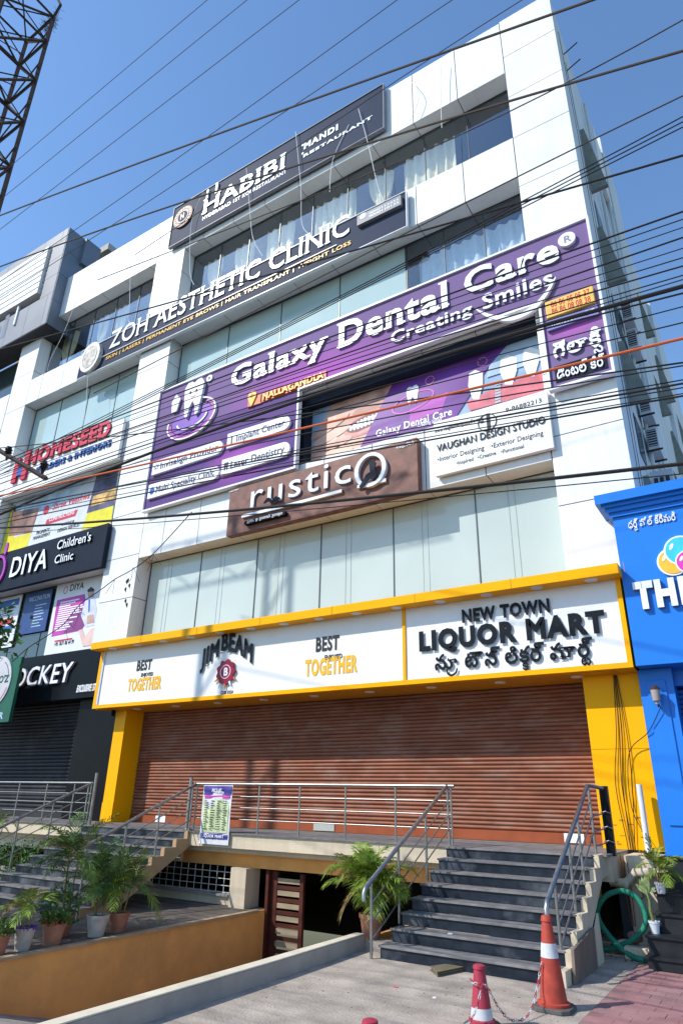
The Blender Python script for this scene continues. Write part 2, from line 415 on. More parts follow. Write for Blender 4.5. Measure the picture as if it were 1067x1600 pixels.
# ------------------------------------------------------------------ main building
BL = thing('commercial_building', 'tall white panel clad commercial building covered with shop signs', 'building', (-17, 20, 0))
YW, YG = 15.4, 16.05
def panel(x0, x1, z0, z1, y0=YW, y1=YW+.62, mm=white):
    gp = .014
    o = B('cladding_panel', mm, BL, (x0+gp, x1-gp, y0+U(0, .004), y1, z0+gp, z1-gp)); return o
def splits(a, b, w):
    n = max(1, round((b-a)/w)); return [a+(b-a)*i/n for i in range(n+1)]
LV = [(25.5, 28.28), (20.4, 22.25), (15.0, 16.9), (10.3, 12.3)]     # parapet and spandrel bands
LVL = [(25.6, 28.28), (20.45, 22.0), (15.1, 16.85), (10.25, 12.05)]
bays = [(-18.95, -3.62, LV), (-29.45, -20.85, LVL)]
core = MB()
for x0, x1, lv in bays:
    for z0, z1 in lv:
        xs = [x0]+[x for x in [-3.62-1.77*k for k in range(40)] if x0+.3 < x < x1-.3][::-1]+[x1]
        for a, b in zip(xs, xs[1:]): panel(a, b, z0, z1)
        core.box(x0, x1, YW+.02, 18.4, z0+.03, z1-.02)
core.box(-31.1, -1.9, YW+.03, 16.0, 27.2, 27.9)
for (x0, x1, hs) in ((-20.85, -18.95, [7.0, 8.83, 10.5, 12.3, 14.6, 16.9, 19.2, 21.4, 24.2, 26.3, 28.28]), (-3.62, -1.80, [6.9, 9.0, 10.95, 12.9, 15.2, 17.6, 20.0, 22.2, 24.2, 26.3, 28.33]), (-31.2, -29.45, [4.5, 7.5, 10.2, 13, 15.6, 18, 20.43, 22.6, 24.8, 26.5, 28.28])):
    for a, b in zip(hs, hs[1:]): panel(x0, x1, a, b, y1=YG+.05)
    core.box(x0+.02, x1-.02, YW+.03, 18.4, 6.95 if x0 > -31 else 4.5, 28.2)
core.box(-45, -1.82, 18.4, 21, 1.5, 28.0)
core.build('wall', core_m, BL)
B('concrete_floor', core_m, BL, (-31, -1.9, 16.15, 40, 27.0, 27.6))
# side wall with sunshades
B('side_wall', sidew, BL, (-2.4, -1.81, YW+.04, 22.5, 0, 28.2))
B('side_wall', sidew, BL, (-2.4, -1.62, 22.5, 26.0, 0, 29.0))
B('side_wall', sidew, BL, (-2.4, -1.78, 26.0, 34, 0, 28.4))
B('side_wall', sidew, BL, (-2.4, -1.60, 34, 46, 0, 28.4))
B('side_wall', mat('parapet_white_side', (.74, .74, .72), .6), BL, (-1.79, -1.66, 20.6, 22.4, 24.5, 27.6))
for Yh in (17.3, 26.1, 32.0, 37.5):
    for zt, zb in ((23.5, 20.6), (19.0, 16.7), (14.55, 12.45), (10.2, 8.2)):
        g = MB(); L = .16
        g.prism([(-1.81, zt), (-1.68, zt), (-1.28, zb), (-1.81, zb)], Yh, Yh+L)
        g.build('sunshade', hood_m, BL)
        B('side_window', mat('side_window_dark', (.05, .06, .07), .2), BL, (-1.80, -1.785, Yh+L+.2, Yh+L+1.3, zb-1.4, zb-.1))
g = MB()
for k, (yy_, zz) in enumerate(((19.5, 0), (21.9, 0))): g.tube([(-1.70, yy_, 5), (-1.70, yy_, 27.5)], .055, 8)
g.build('drain_pipe', sidew, BL, smooth=True)
g = MB()
for k in range(2):
    y_ = 16+k*.5; g.tube([(-1.78, y_, 27-k), (-1.76, y_+.12, 22), (-1.77, y_+.3, 15-k*.5), (-1.78, y_+.1, 8)], .008, 5)
g.build('side_cable', wire_m, BL)
g = MB()
for zz in (26.6, 25.7): MB().tube([(-1.82, 16.6, zz), (-1.3, 16.5, zz+.1)], .022, 5).build('bracket', rust, BL)
# windows
def window(x0, x1, z0, z1, mm, n, Y=YG, fr=.03, curtains=None):
    f = MB()
    xs = [x0+(x1-x0)*i/n for i in range(n+1)]
    for x in xs: f.box(x-fr/2, x+fr/2, Y-.02, Y+.05, z0, z1)
    f.box(x0, x1, Y-.018, Y+.048, z0, z0+.05); f.box(x0, x1, Y-.018, Y+.048, z1-.05, z1)
    fo = f.build('window', alum, BL)
    for a, b in zip(xs, xs[1:]):
        mb = MB(); mb.box(a+fr/2, b-fr/2, Y+U(0, .003), Y+.012, z0+.05, z1-.05); mb.build('pane', mm, fo)
    return fo
def curtain(win, x0, x1, z0, z1, mm, Y=16.55, tie=False):
    mb = MB(); n = max(14, int((x1-x0)*26)); rows = 12
    vs = []
    ph = U(0, 6)
    for r in range(rows+1):
        v = r/rows; z = z1+(z0-z1)*v
        k = 1.0
        if tie: k = 1-.62*math.exp(-((v-.62)/.2)**2)-.15*v
        for i in range(n+1):
            u = i/n; cx = (x0+x1)/2
            vs.append((cx+(u-.5)*(x1-x0)*k, Y+.07*math.sin(u*(x1-x0)*16+ph+.8*math.sin(v*3+u*5))*(1 if not tie else 1.2)+.03*math.sin(u*43+ph), z))
    fs = [(r*(n+1)+i, r*(n+1)+i+1, (r+1)*(n+1)+i+1, (r+1)*(n+1)+i) for r in range(rows) for i in range(n)]
    mb.add(vs, fs); mb.build('curtain', mm, win, smooth=True)
w1 = window(-18.92, -3.4, 6.6, 10.33, frost, 6)
wp = window(-18.92, -3.64, 12.3, 17.0, frost2, 6)
w3 = window(-18.92, -7.95, 17.0, 20.38, frost2, 4)
w3b = window(-7.9, -3.64, 17.0, 20.38, clear, 3)
curtain(w3b, -7.7, -3.8, 17.0, 20.0, sheer_m)
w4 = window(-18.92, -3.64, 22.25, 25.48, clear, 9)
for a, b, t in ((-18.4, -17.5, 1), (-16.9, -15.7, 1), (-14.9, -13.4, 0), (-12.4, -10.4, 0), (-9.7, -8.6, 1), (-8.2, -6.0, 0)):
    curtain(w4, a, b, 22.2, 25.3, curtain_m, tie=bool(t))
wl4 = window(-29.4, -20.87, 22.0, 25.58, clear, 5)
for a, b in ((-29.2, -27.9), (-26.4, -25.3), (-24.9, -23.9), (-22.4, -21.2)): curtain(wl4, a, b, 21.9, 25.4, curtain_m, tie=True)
wl3 = window(-29.4, -20.87, 16.85, 20.45, frost2, 4)
window(-29.4, -20.87, 12.05, 15.1, frost2, 3)
window(-29.4, -20.87, 7.0, 10.25, mat('dark_window_glass', (.035, .05, .05), .06, var=.1, spec=.8), 4)
# back walls behind the clear windows, the dimness of the rooms in their colour
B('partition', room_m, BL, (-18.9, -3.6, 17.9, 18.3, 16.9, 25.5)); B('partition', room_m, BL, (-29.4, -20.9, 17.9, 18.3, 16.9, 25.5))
# dark signboard surround over the dental poster
B('dark_fascia', charcoal, BL, (-18.7, -3.5, 15.52, 15.96, 14.62, 15.35)); B('dark_fascia', charcoal, BL, (-12.2, -11.62, 15.52, 15.96, 12.3, 14.62))
for k in range(6):
    xa_ = -18.92+(18.92-3.4)/6*k; g = MB()
    for f_ in (.36, .43): g.box(xa_+2.587*f_, xa_+2.587*f_+.012, YG-.006, YG-.001, 6.7, 10.25)
    g.build('blind_seam', mat('seam_grey', (.34, .40, .39), .6), BL)
# further left bays of the same block
panel(-45, -31.25, 19.5, 21.75); panel(-45, -31.25, 15.0, 16.9)
B('window', alum, BL, (-45, -31.25, YG+.02, YG+.06, 5, 24.7))
for k in range(4): B('pane', MATS['dark_window_glass'], BL, (-34.6-3.4*k, -31.3-3.4*k, YG, YG+.015, 21.8, 24.6)); B('pane', MATS['dark_window_glass'], BL, (-34.6-3.4*k, -31.3-3.4*k, YG, YG+.015, 16.95, 19.45))
# roof room behind
RB = thing('roof_stair_room', 'beige stair room on the roof behind the white parapet at upper left', 'building', (-33, 20, 28))
B('wall', beige, RB, (-38, -30.0, 18.6, 24, 28, 33.4)); B('roof', beige, RB, (-38.3, -29.5, 18.1, 24.3, 33.4, 33.9)); B('window', black, RB, (-31.6, -30.8, 18.55, 18.62, 29.6, 30.6))
# grey facade with louvres
GB = thing('grey_louvre_facade', 'grey clad shop front with white louvres at the upper left edge', 'building', (-36, 16, 24))
GY = 14.8
for a, b in zip([-60, -40, -38, -36, -34, -32.2, -30.4, -28.75], [-40, -38, -36, -34, -32.2, -30.4, -28.75, -28.3]):
    B('cladding_panel', greyf, GB, (a+.01, b-.01, GY, GY+.4, 30.7, 31.5)); B('cladding_panel', greyf, GB, (a+.01, b-.01, GY, GY+.4, 24.8, 26.9))
for z0, z1 in ((26.92, 28.2), (28.22, 29.5), (29.52, 30.68)): B('cladding_panel', greyf, GB, (-29.5, -28.32, GY+.002, GY+.4, z0, z1))
B('backing', joint, GB, (-60, -29.5, GY+.25, GY+.4, 26.9, 30.7))
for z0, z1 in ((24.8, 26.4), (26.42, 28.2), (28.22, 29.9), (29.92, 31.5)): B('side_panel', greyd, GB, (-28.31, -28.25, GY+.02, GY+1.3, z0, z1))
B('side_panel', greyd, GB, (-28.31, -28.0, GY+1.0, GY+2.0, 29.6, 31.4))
for k in range(8): B('louvre', white2, GB, (-60, -29.6, GY-.18, GY+.2, 27.3+k*.43, 27.3+k*.43+.33))
B('soffit', joint, GB, (-60, -28.3, GY+.02, 16, 24.74, 24.795))
text(GB, 'i', (-31.55, 26.0), (-31.3, 27.9), GY, whitel, depth=.08, bold=.04); 
text(GB, 'ipi', (-34.6, 25.6), (-32.2, 27.3), GY, greyd, depth=.01, bold=.06)

# ------------------------------------------------------------------ signs on the facade
def board(name, label, Y, x0, x1, z0, z1, m, thick=.12, frame=None, fw=.05, cat='sign'):
    t = thing(name, label, cat, ((x0+x1)/2, Y, z0))
    B('board', m, t, (x0, x1, Y, Y+thick, z0, z1))
    if frame:
        f = MB(); f.box(x0-fw, x0, Y-.04, Y+thick, z0-fw, z1+fw).box(x1, x1+fw, Y-.04, Y+thick, z0-fw, z1+fw).box(x0, x1, Y-.04, Y+thick, z0-fw, z0).box(x0, x1, Y-.04, Y+thick, z1, z1+fw)
        f.build('frame', frame, t)
    return t
lets = mat('letter_side_shade', (.28, .27, .34), .4, var=0)  # shade put into the sides so they part from bright white faces
drk = mat('letter_side_dark', (.03, .03, .04), .5, spec=.1, var=0)
# HABIBI
t = thing('habibi_sign', 'navy rooftop signboard with white serif HABIBI lettering', 'sign', (-14, 15.1, 25.9)); bpy.data.objects.remove(t)
t = board('roof_signboard', 'topmost navy signboard reading HABIBI mandi restaurant on the parapet', 15.2, -19.85, -8.32, 25.85, 28.35, navy, frame=greyf, fw=.03)
text(t, 'HABIBI', (316, 337), (449, 238), 15.2, whitel, depth=.045, bold=.04, each=True, side=lets, serif=.06)
text(t, 'MANDI', (475, 234), (529, 194), 15.2, whitel, depth=.025, bold=.10, side=lets, track=.02); text(t, 'RESTAURANT', (474, 247), (581.5, 181), 15.2, whitel, depth=.025, bold=.10, side=lets, track=.02)
text(t, 'HYDERABAD 1ST KOI RESTAURANT', (316, 345), (448, 268), 15.2, whitel, c=(316, 340), depth=.01, bold=.02)
e = at(288, 340, 15.2)
MB().disc((e.x, e.z), .62, .62, 15.12, 15.195).build('emblem', mat('emblem_brown', (.16, .09, .08), .5), t)
MB().disc((e.x, e.z), .40, .40, 15.10, 15.119).build('emblem', mat('emblem_pale', (.42, .33, .30), .5, var=.5, scale=9), t)
MB().disc((e.x, e.z), .30, .30, 15.085, 15.099).build('emblem', navy, t)
text(t, 'H', (e.x-.13, e.z-.18), (e.x+.13, e.z+.18), 15.084, whitel)
for k in range(20):
    a = k*PI/10; MB().disc((e.x+.51*math.cos(a), e.z+.51*math.sin(a)), .04, .04, 15.105, 15.119, 8).build('emblem_dot', yelltr, t)
# minaret towers on the H
p = at(318, 331, 15.1)
B('minaret', whitel, t, (p.x+.05, p.x+.15, 15.1, 15.18, p.z+.8, p.z+1.35), (p.x+.6, p.x+.72, 15.1, 15.18, p.z+.8, p.z+1.45))
for q in (-.05, .35): pass
for yy_ in ((477, 228), (477, 241)):
    p = at(*yy_, 15.2); MB().disc((p.x-.12, p.z+.1), .06, .06, 15.17, 15.195, 10).build('bullet', whitel, t)
# ZOH
t = board('clinic_signboard', 'long navy signboard reading ZOH AESTHETIC CLINIC below the curtained windows', 15.2, -25.0, -7.45, 20.28, 21.92, navy, frame=whitel, fw=.025)
text(t, 'ZOH AESTHETIC CLINIC', (171.5, 546), (548, 347), 15.2, whitel, c=(181, 517), depth=.045, bold=.02, each=True, side=lets, serif=.04)
text(t, 'SKIN | LASERS | PERMANENT EYE BROWS | HAIR TRANSPLANT | WEIGHT LOSS', (166, 563), (549, 376), 15.2, yelltr, depth=.03, bold=.03, side=mat('yellow_side', (.35, .16, .01), .5))
B('rule', whitel, t, (-23.6, -10.3, 15.15, 15.199, 20.92, 20.95))
e = at(146, 561, 15.2); MB().disc((e.x, e.z), .70, .82, 15.0, 15.195).build('emblem', mat('emblem_cream', (.70, .68, .63), .5, var=.3, scale=7), t)
MB().disc((e.x, e.z), .52, .62, 14.985, 14.999).build('emblem', mat('emblem_taupe', (.52, .47, .42), .5, var=.6, scale=5), t)
x0, x1, z0, z1 = pxbox((561, 357), (629, 309), 15.2); B('number_plate', greyf, t, (x0, x1, 15.05, 15.195, z0, z1))
text(t, '9000112433', (x0+.5, z0+(z1-z0)*.55), (x1-.08, z1-.12), 15.05, whitel, bold=.03); text(t, '9000110133', (x0+.5, z0+.1), (x1-.08, z0+(z1-z0)*.45), 15.05, whitel, bold=.03)
MB().disc((x0+.25, z0+(z1-z0)*.72), .13, .13, 15.04, 15.049, 16).build('phone_icon', whitel, t)
# GALAXY
t = thing('dental_signboard', 'huge purple L shaped signboard reading Galaxy Dental Care', 'sign', (-10, 15.2, 12.1))
GYs = 15.2
g = MB(); g.box(-18.8, -1.84, GYs, GYs+.12, 15.15, 17.4); g.build('board', purple, t)
g = MB(); g.box(-18.8, -11.72, GYs, GYs+.12, 12.12, 15.149); g.build('board', purple, t)
g = MB(); g.box(-3.36, -1.84, GYs+.001, GYs+.12, 12.25, 15.149); g.build('board', purple, t)
# magenta glow of the print
def gradmat(name, ca, cb, cx, cz, rx, rz):
    m = bpy.data.materials.new(name); m.use_nodes = True; n = m.node_tree.nodes; l = m.node_tree.links; b = n['Principled BSDF']; b.inputs['Roughness'].default_value = .6; b.inputs['Specular IOR Level'].default_value = .05
    ge = n.new('ShaderNodeNewGeometry'); mp = n.new('ShaderNodeMapping'); mp.inputs['Location'].default_value = (-cx/rx, 0, -cz/rz); mp.inputs['Scale'].default_value = (1/rx, 0, 1/rz)
    l.new(ge.outputs['Position'], mp.inputs[0]); gr = n.new('ShaderNodeTexGradient'); gr.gradient_type = 'SPHERICAL'; l.new(mp.outputs[0], gr.inputs[0])
    mx = n.new('ShaderNodeMix'); mx.data_type = 'RGBA'; l.new(gr.outputs['Fac'], mx.inputs[0]); mx.inputs[6].default_value = (*ca, 1); mx.inputs[7].default_value = (*cb, 1); l.new(mx.outputs[2], b.inputs['Base Color']); MATS[name] = m; return m
pg = gradmat('purple_print_glare_top', (.19, .125, .27), (.46, .10, .48), -11.2, 15.35, 4.2, 1.5)  # base lightened and greyed to hold the glare on the board
pg2 = gradmat('purple_print_left', (.125, .07, .215), (.42, .10, .46), -14.2, 13.0, 1.8, 1.0)
pg3 = gradmat('purple_print_glare_right', (.20, .14, .28), (.50, .12, .48), -2.6, 14.0, 1.0, .5)  # pale base holds the glare on the right block
for o, mm in zip([c for c in t.children], (pg, pg2, pg3)): o.data.materials[0] = mm
f = MB(); fw = .07; a0, a1 = GYs-.07, GYs+.12
f.box(-18.87, -1.77, a0, a1, 17.401, 17.47).box(-18.87, -18.801, a0, a1, 12.05, 17.4).box(-18.80, -11.65, a0, a1, 12.05, 12.119).box(-11.719, -11.65, a0, a1, 12.12, 15.15).box(-11.65, -3.37, a0, a1, 15.08, 15.149).box(-3.43, -3.361, a0, a1, 12.18, 15.08).box(-3.36, -1.839, a0, a1, 12.18, 12.249).box(-1.839, -1.77, a0, a1, 12.18, 17.4)
f.build('frame', whitel, t)
for s_, a, b, c in (('Galaxy', (361, 607), (509, 524), (380, 571)), ('Dental', (528, 546), (703.6, 483), (534, 507)), ('Care', (726, 464), (874, 398), (737, 424))):
    text(t, s_, a, b, GYs, whitel, c=c, depth=.075, bold=.055, each=True, side=lets, serif=.07)
text(t, 'Creating', (611, 539), (738, 483), GYs, whitel, c=(619, 519), depth=.07, bold=.035, each=True, side=lets, shear=.0)
text(t, 'Smiles', (754.5, 486), (866, 441), GYs, whitel, c=(766, 459), depth=.07, bold=.035, each=True, side=lets, shear=.0)
def ribbon(parent, name, m, pts, ws, Y, d):
    P = [at(*p, Y) for p in pts]; # smooth
    out = []
    n = len(P)
    for i in range(n-1):
        for k in range(6):
            tt = k/6; p0, p1, p2, p3 = P[max(i-1, 0)], P[i], P[i+1], P[min(i+2, n-1)]
            q = .5*((2*p1)+(-p0+p2)*tt+(2*p0-5*p1+4*p2-p3)*tt*tt+(-p0+3*p1-3*p2+p3)*tt**3)
            out.append((q.x, q.z, ws[i]+(ws[i+1]-ws[i])*tt))
    out.append((P[-1].x, P[-1].z, ws[-1])); L = []; Rr = []
    for i, (x, z, wd) in enumerate(out):
        a = out[max(i-1, 0)]; b = out[min(i+1, len(out)-1)]; dx, dz = b[0]-a[0], b[1]-a[1]; l_ = math.hypot(dx, dz) or 1
        L.append((x-dz/l_*wd/2, z+dx/l_*wd/2)); Rr.append((x+dz/l_*wd/2, z-dx/l_*wd/2))
    k = len(L); vs = [(x, Y-d, z) for x, z in L]+[(x, Y-d, z) for x, z in Rr]+[(x, Y-.001, z) for x, z in L]+[(x, Y-.001, z) for x, z in Rr]
    fs = []
    for i in range(k-1): fs += [(i, k+i, k+i+1, i+1), (k+i, 3*k+i, 3*k+i+1, k+i+1), (2*k+i, i, i+1, 2*k+i+1)]
    return MB().add(vs, fs).build(name, m, parent)
ribbon(t, 'smile_curve', whitel, [(745, 486), (768, 497), (800, 500), (832, 486), (854, 462), (869, 436)], [.02, .12, .17, .17, .12, .03], GYs, .10)
e = at(886, 377, GYs); MB().disc((e.x, e.z), .24, .24, GYs-.1, GYs-.001).build('registered_mark', whitel, t); text(t, 'R', (e.x-.09, e.z-.12), (e.x+.12, e.z+.12), GYs-.1, mat('mark_grey', (.25, .25, .3), .5), bold=.04)
# nallagandla
redo = mat('red_backing', (.62, .10, .02), .4, var=0)
a = at(408, 634, GYs); b = at(511, 576, GYs); zc = (at(404, 628, GYs).z+at(513, 583, GYs).z)/2
g = MB(); g.box(a.x, b.x, GYs-.05, GYs-.001, zc-.17, zc+.17); g.build('backing', redo, t); 
text(t, 'NALLAGANDLA', (a.x+.12, zc-.12), (b.x-.08, zc+.13), GYs-.05, yelltr, depth=.05, bold=.07, side=redo)
e = at(396, 624, GYs); g = MB(); g.disc((e.x, e.z+.1), .2, .2, GYs-.09, GYs-.051, 20); g.prism([(e.x-.17, e.z), (e.x+.17, e.z), (e.x, e.z-.35)], GYs-.088, GYs-.0512); g.build('map_pin', yelltr, t)
MB().disc((e.x, e.z+.1), .08, .08, GYs-.095, GYs-.0895, 12).build('map_pin', redo, t); B('backing', redo, t, (e.x-.2, a.x+.05, GYs-.05, GYs-.002, zc-.2, zc+.2))
# tooth logo
def ell(cx, cz, rx, rz, rot, a0, a1, n=26): 
    return [(cx+rx*math.cos(a0+(a1-a0)*i/n)*math.cos(rot)-rz*math.sin(a0+(a1-a0)*i/n)*math.sin(rot), cz+rx*math.cos(a0+(a1-a0)*i/n)*math.sin(rot)+rz*math.sin(a0+(a1-a0)*i/n)*math.cos(rot)) for i in range(n+1)]
def ringpoly(parent, name, m, cx, cz, rx, rz, w, Y, d, rot=.15, a0=0, a1=2*PI):
    o = ell(cx, cz, rx, rz, rot, a0, a1); i_ = ell(cx, cz, rx-w, rz-w*.8, rot, a0, a1); n = len(o); vs = [(x, Y-d, z) for x, z in o]+[(x, Y-d, z) for x, z in i_]+[(x, Y, z) for x, z in o]+[(x, Y, z) for x, z in i_]; fs = []
    for k in range(n-1): fs += [(k, k+1, n+k+1, n+k), (k, 2*n+k, 2*n+k+1, k+1), (n+k, n+k+1, 3*n+k+1, 3*n+k)]
    return MB().add(vs, fs).build(name, m, parent)
c0 = at(301, 655, GYs)
MB().prism(ell(c0.x, c0.z, 1.05, .58, .12, 0, 2*PI)[:-1], GYs-.05, GYs-.001).build('swirl', mat('violet', (.20, .07, .45), .4), t)
ringpoly(t, 'swirl', magenta, c0.x, c0.z, 1.22, .78, .16, GYs-.001, .07, .12, PI*.95, PI*2.25)
ringpoly(t, 'swirl', whitel, c0.x, c0.z, 1.28, .84, .07, GYs-.001, .09, .12, PI*.9, PI*2.35)
ringpoly(t, 'swirl', whitel, c0.x+.05, c0.z-.02, .8, .42, .08, GYs-.05, .04, .12, PI*1.0, PI*2.0)
def tooth(parent, cx, cz, s, Y, m, d):
    pts = [(-.50, .55), (-.35, .78), (-.12, .78), (0, .68), (.12, .78), (.36, .80), (.52, .55), (.48, .15), (.42, -.25), (.36, -.75), (.22, -.85), (.12, -.35), (0, -.15), (-.12, -.35), (-.22, -.85), (-.36, -.75), (-.42, -.25), (-.48, .15)]
    return MB().prism([(cx+x*s, cz+z*s) for x, z in pts], Y-d, Y).build('tooth', m, parent)
c1 = at(306, 624, GYs); tooth(t, c1.x, c1.z, 1.0, GYs-.03, whitel, .12)
for q in (-.17, .15): MB().disc((c1.x+q, c1.z+.28), .045, .07, GYs-.16, GYs-.151, 10).build('eye', charcoal, t)
ringpoly(t, 'mouth', redl, c1.x, c1.z+.12, .14, .10, .04, GYs-.151, .008, 0, PI*1.1, PI*1.9)
c2 = at(277, 632, GYs); MB().prism([(c2.x-.14, c2.z-.4), (c2.x+.12, c2.z-.4), (c2.x+.26, c2.z+.15), (c2.x, c2.z+.42), (c2.x-.2, c2.z+.1)], GYs-.1, GYs-.04).build('hand', whitel, t)
e = at(329, 592, GYs); MB().disc((e.x, e.z), .15, .15, GYs-.06, GYs-.001, 16).build('registered_mark', whitel, t); text(t, 'R', (e.x-.05, e.z-.07), (e.x+.06, e.z+.07), GYs-.06, charcoal, bold=.03)
# service plates
def plate(x0, x1, z0, z1, s_, ic):
    n = 8; r = (z1-z0)/2*.9; pts = [(x0, z0), (x1-r, z0)]+[(x1-r+r*math.sin(k*PI/n), z0+r-r*math.cos(k*PI/n)) for k in range(1, n)]+[(x1-r, z0+2*r), (x0, z1)]
    MB().prism(pts, GYs-.1, GYs-.001).build('service_plate', whitel, t)
    text(t, s_, (x0+.42, z0+.16), (x1-.22, z1-.17), GYs-.1, mat('ink_violet', (.045, .03, .08), .5), bold=.03)
    c = (x0+.22, (z0+z1)/2)
    if ic == 'tooth': tooth(t, c[0], c[1], .2, GYs-.1, mat('ink_violet', (0, 0, 0)), .006)
    elif ic == 'star':
        for k in range(8): a = k*PI/4; MB().prism([(c[0]+.05*math.cos(a)-.02*math.sin(a), c[1]+.05*math.sin(a)+.02*math.cos(a)), (c[0]+.05*math.cos(a)+.02*math.sin(a), c[1]+.05*math.sin(a)-.02*math.cos(a)), (c[0]+.15*math.cos(a), c[1]+.15*math.sin(a))], GYs-.106, GYs-.1005).build('icon_ray', mat('ink_violet', (0, 0, 0)), t)
    elif ic == 'drop': MB().disc(c, .13, .16, GYs-.106, GYs-.1005, 14).build('icon', bluel, t)
    else: B('icon', mat('ink_violet', (0, 0, 0)), t, (c[0]-.03, c[0]+.03, GYs-.106, GYs-.1005, c[1]-.16, c[1]+.16))
plate(-18.55, -14.95, 13.52, 14.12, 'Invisalign Provider', 'star'); plate(-14.75, -11.95, 13.62, 14.22, 'Implant Center', 'bar')
plate(-18.6, -15.0, 12.52, 13.12, 'Multi Speciality Clinic', 'drop'); plate(-14.9, -11.9, 12.58, 13.2, 'Laser Dentistry', 'tooth')
# right block
x0, x1 = -3.28, -1.95; x0b = x0
B('phone_plate', mat('orange_plate', (.85, .52, .12), .4), t, (x0+.05, x1, GYs-.12, GYs-.001, 14.42, 14.98), bevel=.02)
text(t, '86 86 05 05 37', (x0+.2, 14.73), (x1-.1, 14.92), GYs-.12, redl, bold=.015); text(t, '86 86 08 08 38', (x0+.2, 14.49), (x1-.1, 14.68), GYs-.12, redl, bold=.015)
B('strip', mat('periwinkle', (.22, .22, .50), .4), t, (x0+.02, x1+.03, GYs-.1, GYs-.001, 14.02, 14.34)); text(t, 'FOR APPOINTMENT', (x0+.15, 14.1), (x1-.05, 14.25), GYs-.1, whitel, bold=.02)
B('strip', charcoal, t, (x0+.05, x1+.03, GYs-.02, GYs-.0015, 12.38, 12.88))
text(t, 'గెలాక్సీ'.replace('\u0c4dస', '_స'), (x0+.08, 13.12), (x1-.0, 13.58), GYs, whitel, depth=.07, bold=.045, side=lets)
text(t, 'డెంటల్ కేర్', (x0+.1, 12.46), (x1-.05, 12.76), GYs-.02, whitel, depth=.04, bold=.04, side=lets)
# dental poster
PY = 15.93
t = thing('dental_poster', 'printed purple dental care banner with smiling teeth photo across windows', 'banner', (-7.8, PY, 12.2))
def pp(name, m, *pts): return poly(t, name, m, pts, PY-pp.k*.006 if 0 else PY-.006*pp.k, .004)
pp.k = 0
base_p = B('print', mat('poster_sky', (.30, .42, .60), .35, var=.15, scale=.5), t, (-11.75, -3.63, PY+.002, PY+.04, 12.0, 14.95))
skin = mat('print_skin', (.62, .36, .28), .4, var=.4, scale=1.6); skin2 = mat('print_skin_dark', (.40, .18, .15), .4, var=.3, scale=2); teeth = mat('print_teeth', (.78, .80, .80), .3, var=.08, scale=3); gum = mat('print_gum', (.62, .16, .20), .4, var=.3, scale=2); purp2 = mat('print_purple', (.15, .035, .27), .35, var=.35, scale=.5); palebl = mat('print_pale_blue', (.42, .55, .70), .4, var=.25, scale=1.5)
def lay(k, name, m, pts): return poly(t, name, m, pts, PY-.005*k, .004)
lay(0, 'print', skin, [(520, 626), (560, 606), (616, 590), (600, 640), (560, 706), (486, 730), (487, 700)])
mc = at(574, 660, PY)
def pe(k, nm, m, cx, cz, rx, rz, rot=.0, a0=0, a1=2*PI): return MB().prism(ell(cx, cz, rx, rz, rot, a0, a1, 30)[:-1], PY-.005*k-.004, PY-.005*k-.0005).build(nm, m, t)
skl = mat('print_skin_light', (.74, .47, .37), .4, var=.25, scale=1.2); lip = mat('print_lip', (.62, .24, .22), .4, var=.2, scale=3)
pe(1, 'print', skl, mc.x-.1, mc.z-.55, .95, .42, .1); pe(1.1, 'print', skin2, mc.x+.05, mc.z+.52, .62, .2, .1)
pe(1.5, 'print', lip, mc.x, mc.z, .92, .40, .12); pe(2, 'print', mat('print_mouth', (.13, .02, .03), .4), mc.x, mc.z+.03, .80, .27, .12)
for k in range(10):
    u = -1+2*(k+.5)/10; w_ = .072*(1.25-.45*abs(u)); x = mc.x+.70*u; z = mc.z+.04+.085*u; h_ = .20*math.sqrt(max(.05, 1-u*u*.8))
    pe(2.5, 'print_tooth', teeth, x, z, w_, h_*.85, .05)
pe(3, 'print_lip', lip, mc.x+.02, mc.z-.30, .66, .10, .12); pe(3.2, 'print_lip', mat('print_lip_light', (.74, .40, .36), .4), mc.x, mc.z-.28, .4, .035, .12)
hc = at(512, 690, PY)
for k in range(4): pe(3.4+.2*k, 'print_finger', skl if k % 2 else skin, hc.x+.05+.12*k, hc.z+.55-.36*k, .85-.08*k, .17, .35-.12*k)
lay(2, 'print', teeth, [(512, 684), (524, 672), (528, 690), (520, 697)])
lay(4.4, 'print', purp2, [(614, 598), (850, 508), (800, 530), (762, 574), (745, 600), (714, 648), (714, 655), (560, 704)])
lay(4.7, 'print', magenta, [(640, 640), (700, 612), (690, 640), (640, 662)])
lay(4.8, 'print', palebl, [(800, 530), (856, 508), (856, 560), (760, 590), (764, 572)])
lay(5.2, 'print', gum, [(728, 628), (760, 612), (858, 575), (858, 608), (734, 642)])
for (x, y, w_) in ((742, 598, 24), (793, 575, 28), (828, 562, 26)):
    lay(6, 'print_tooth', teeth, [(x-w_*.4, y-14), (x, y-20), (x+w_*.5, y-16), (x+w_*.5, y+4), (x+w_*.25, y+26), (x-w_*.15, y+26), (x-w_*.45, y+6)])
for k in range(7): lay(7, 'print_implant', mat('print_steel', (.45, .48, .52), .3), [(773, 600+k*4.6), (782, 597+k*4.6), (782, 600+k*4.6), (773, 603+k*4.6)])
c = at(645, 618, PY); tooth(t, c.x, c.z, .42, PY-.034, whitel, .006)
ringpoly(t, 'print_swirl', mat('print_pink', (.60, .12, .50), .4), c.x, c.z-.25, .75, .32, .05, PY-.034, .004, .15)
text(t, 'Galaxy Dental Care', (587, 683), (706, 641), PY-.032, whitel, c=(589, 672), depth=.004, bold=.04, serif=.06)
text(t, 'Creating Smiles', (652, 668), (690, 655), PY-.032, whitel, c=(652, 663), depth=.004, bold=.02)
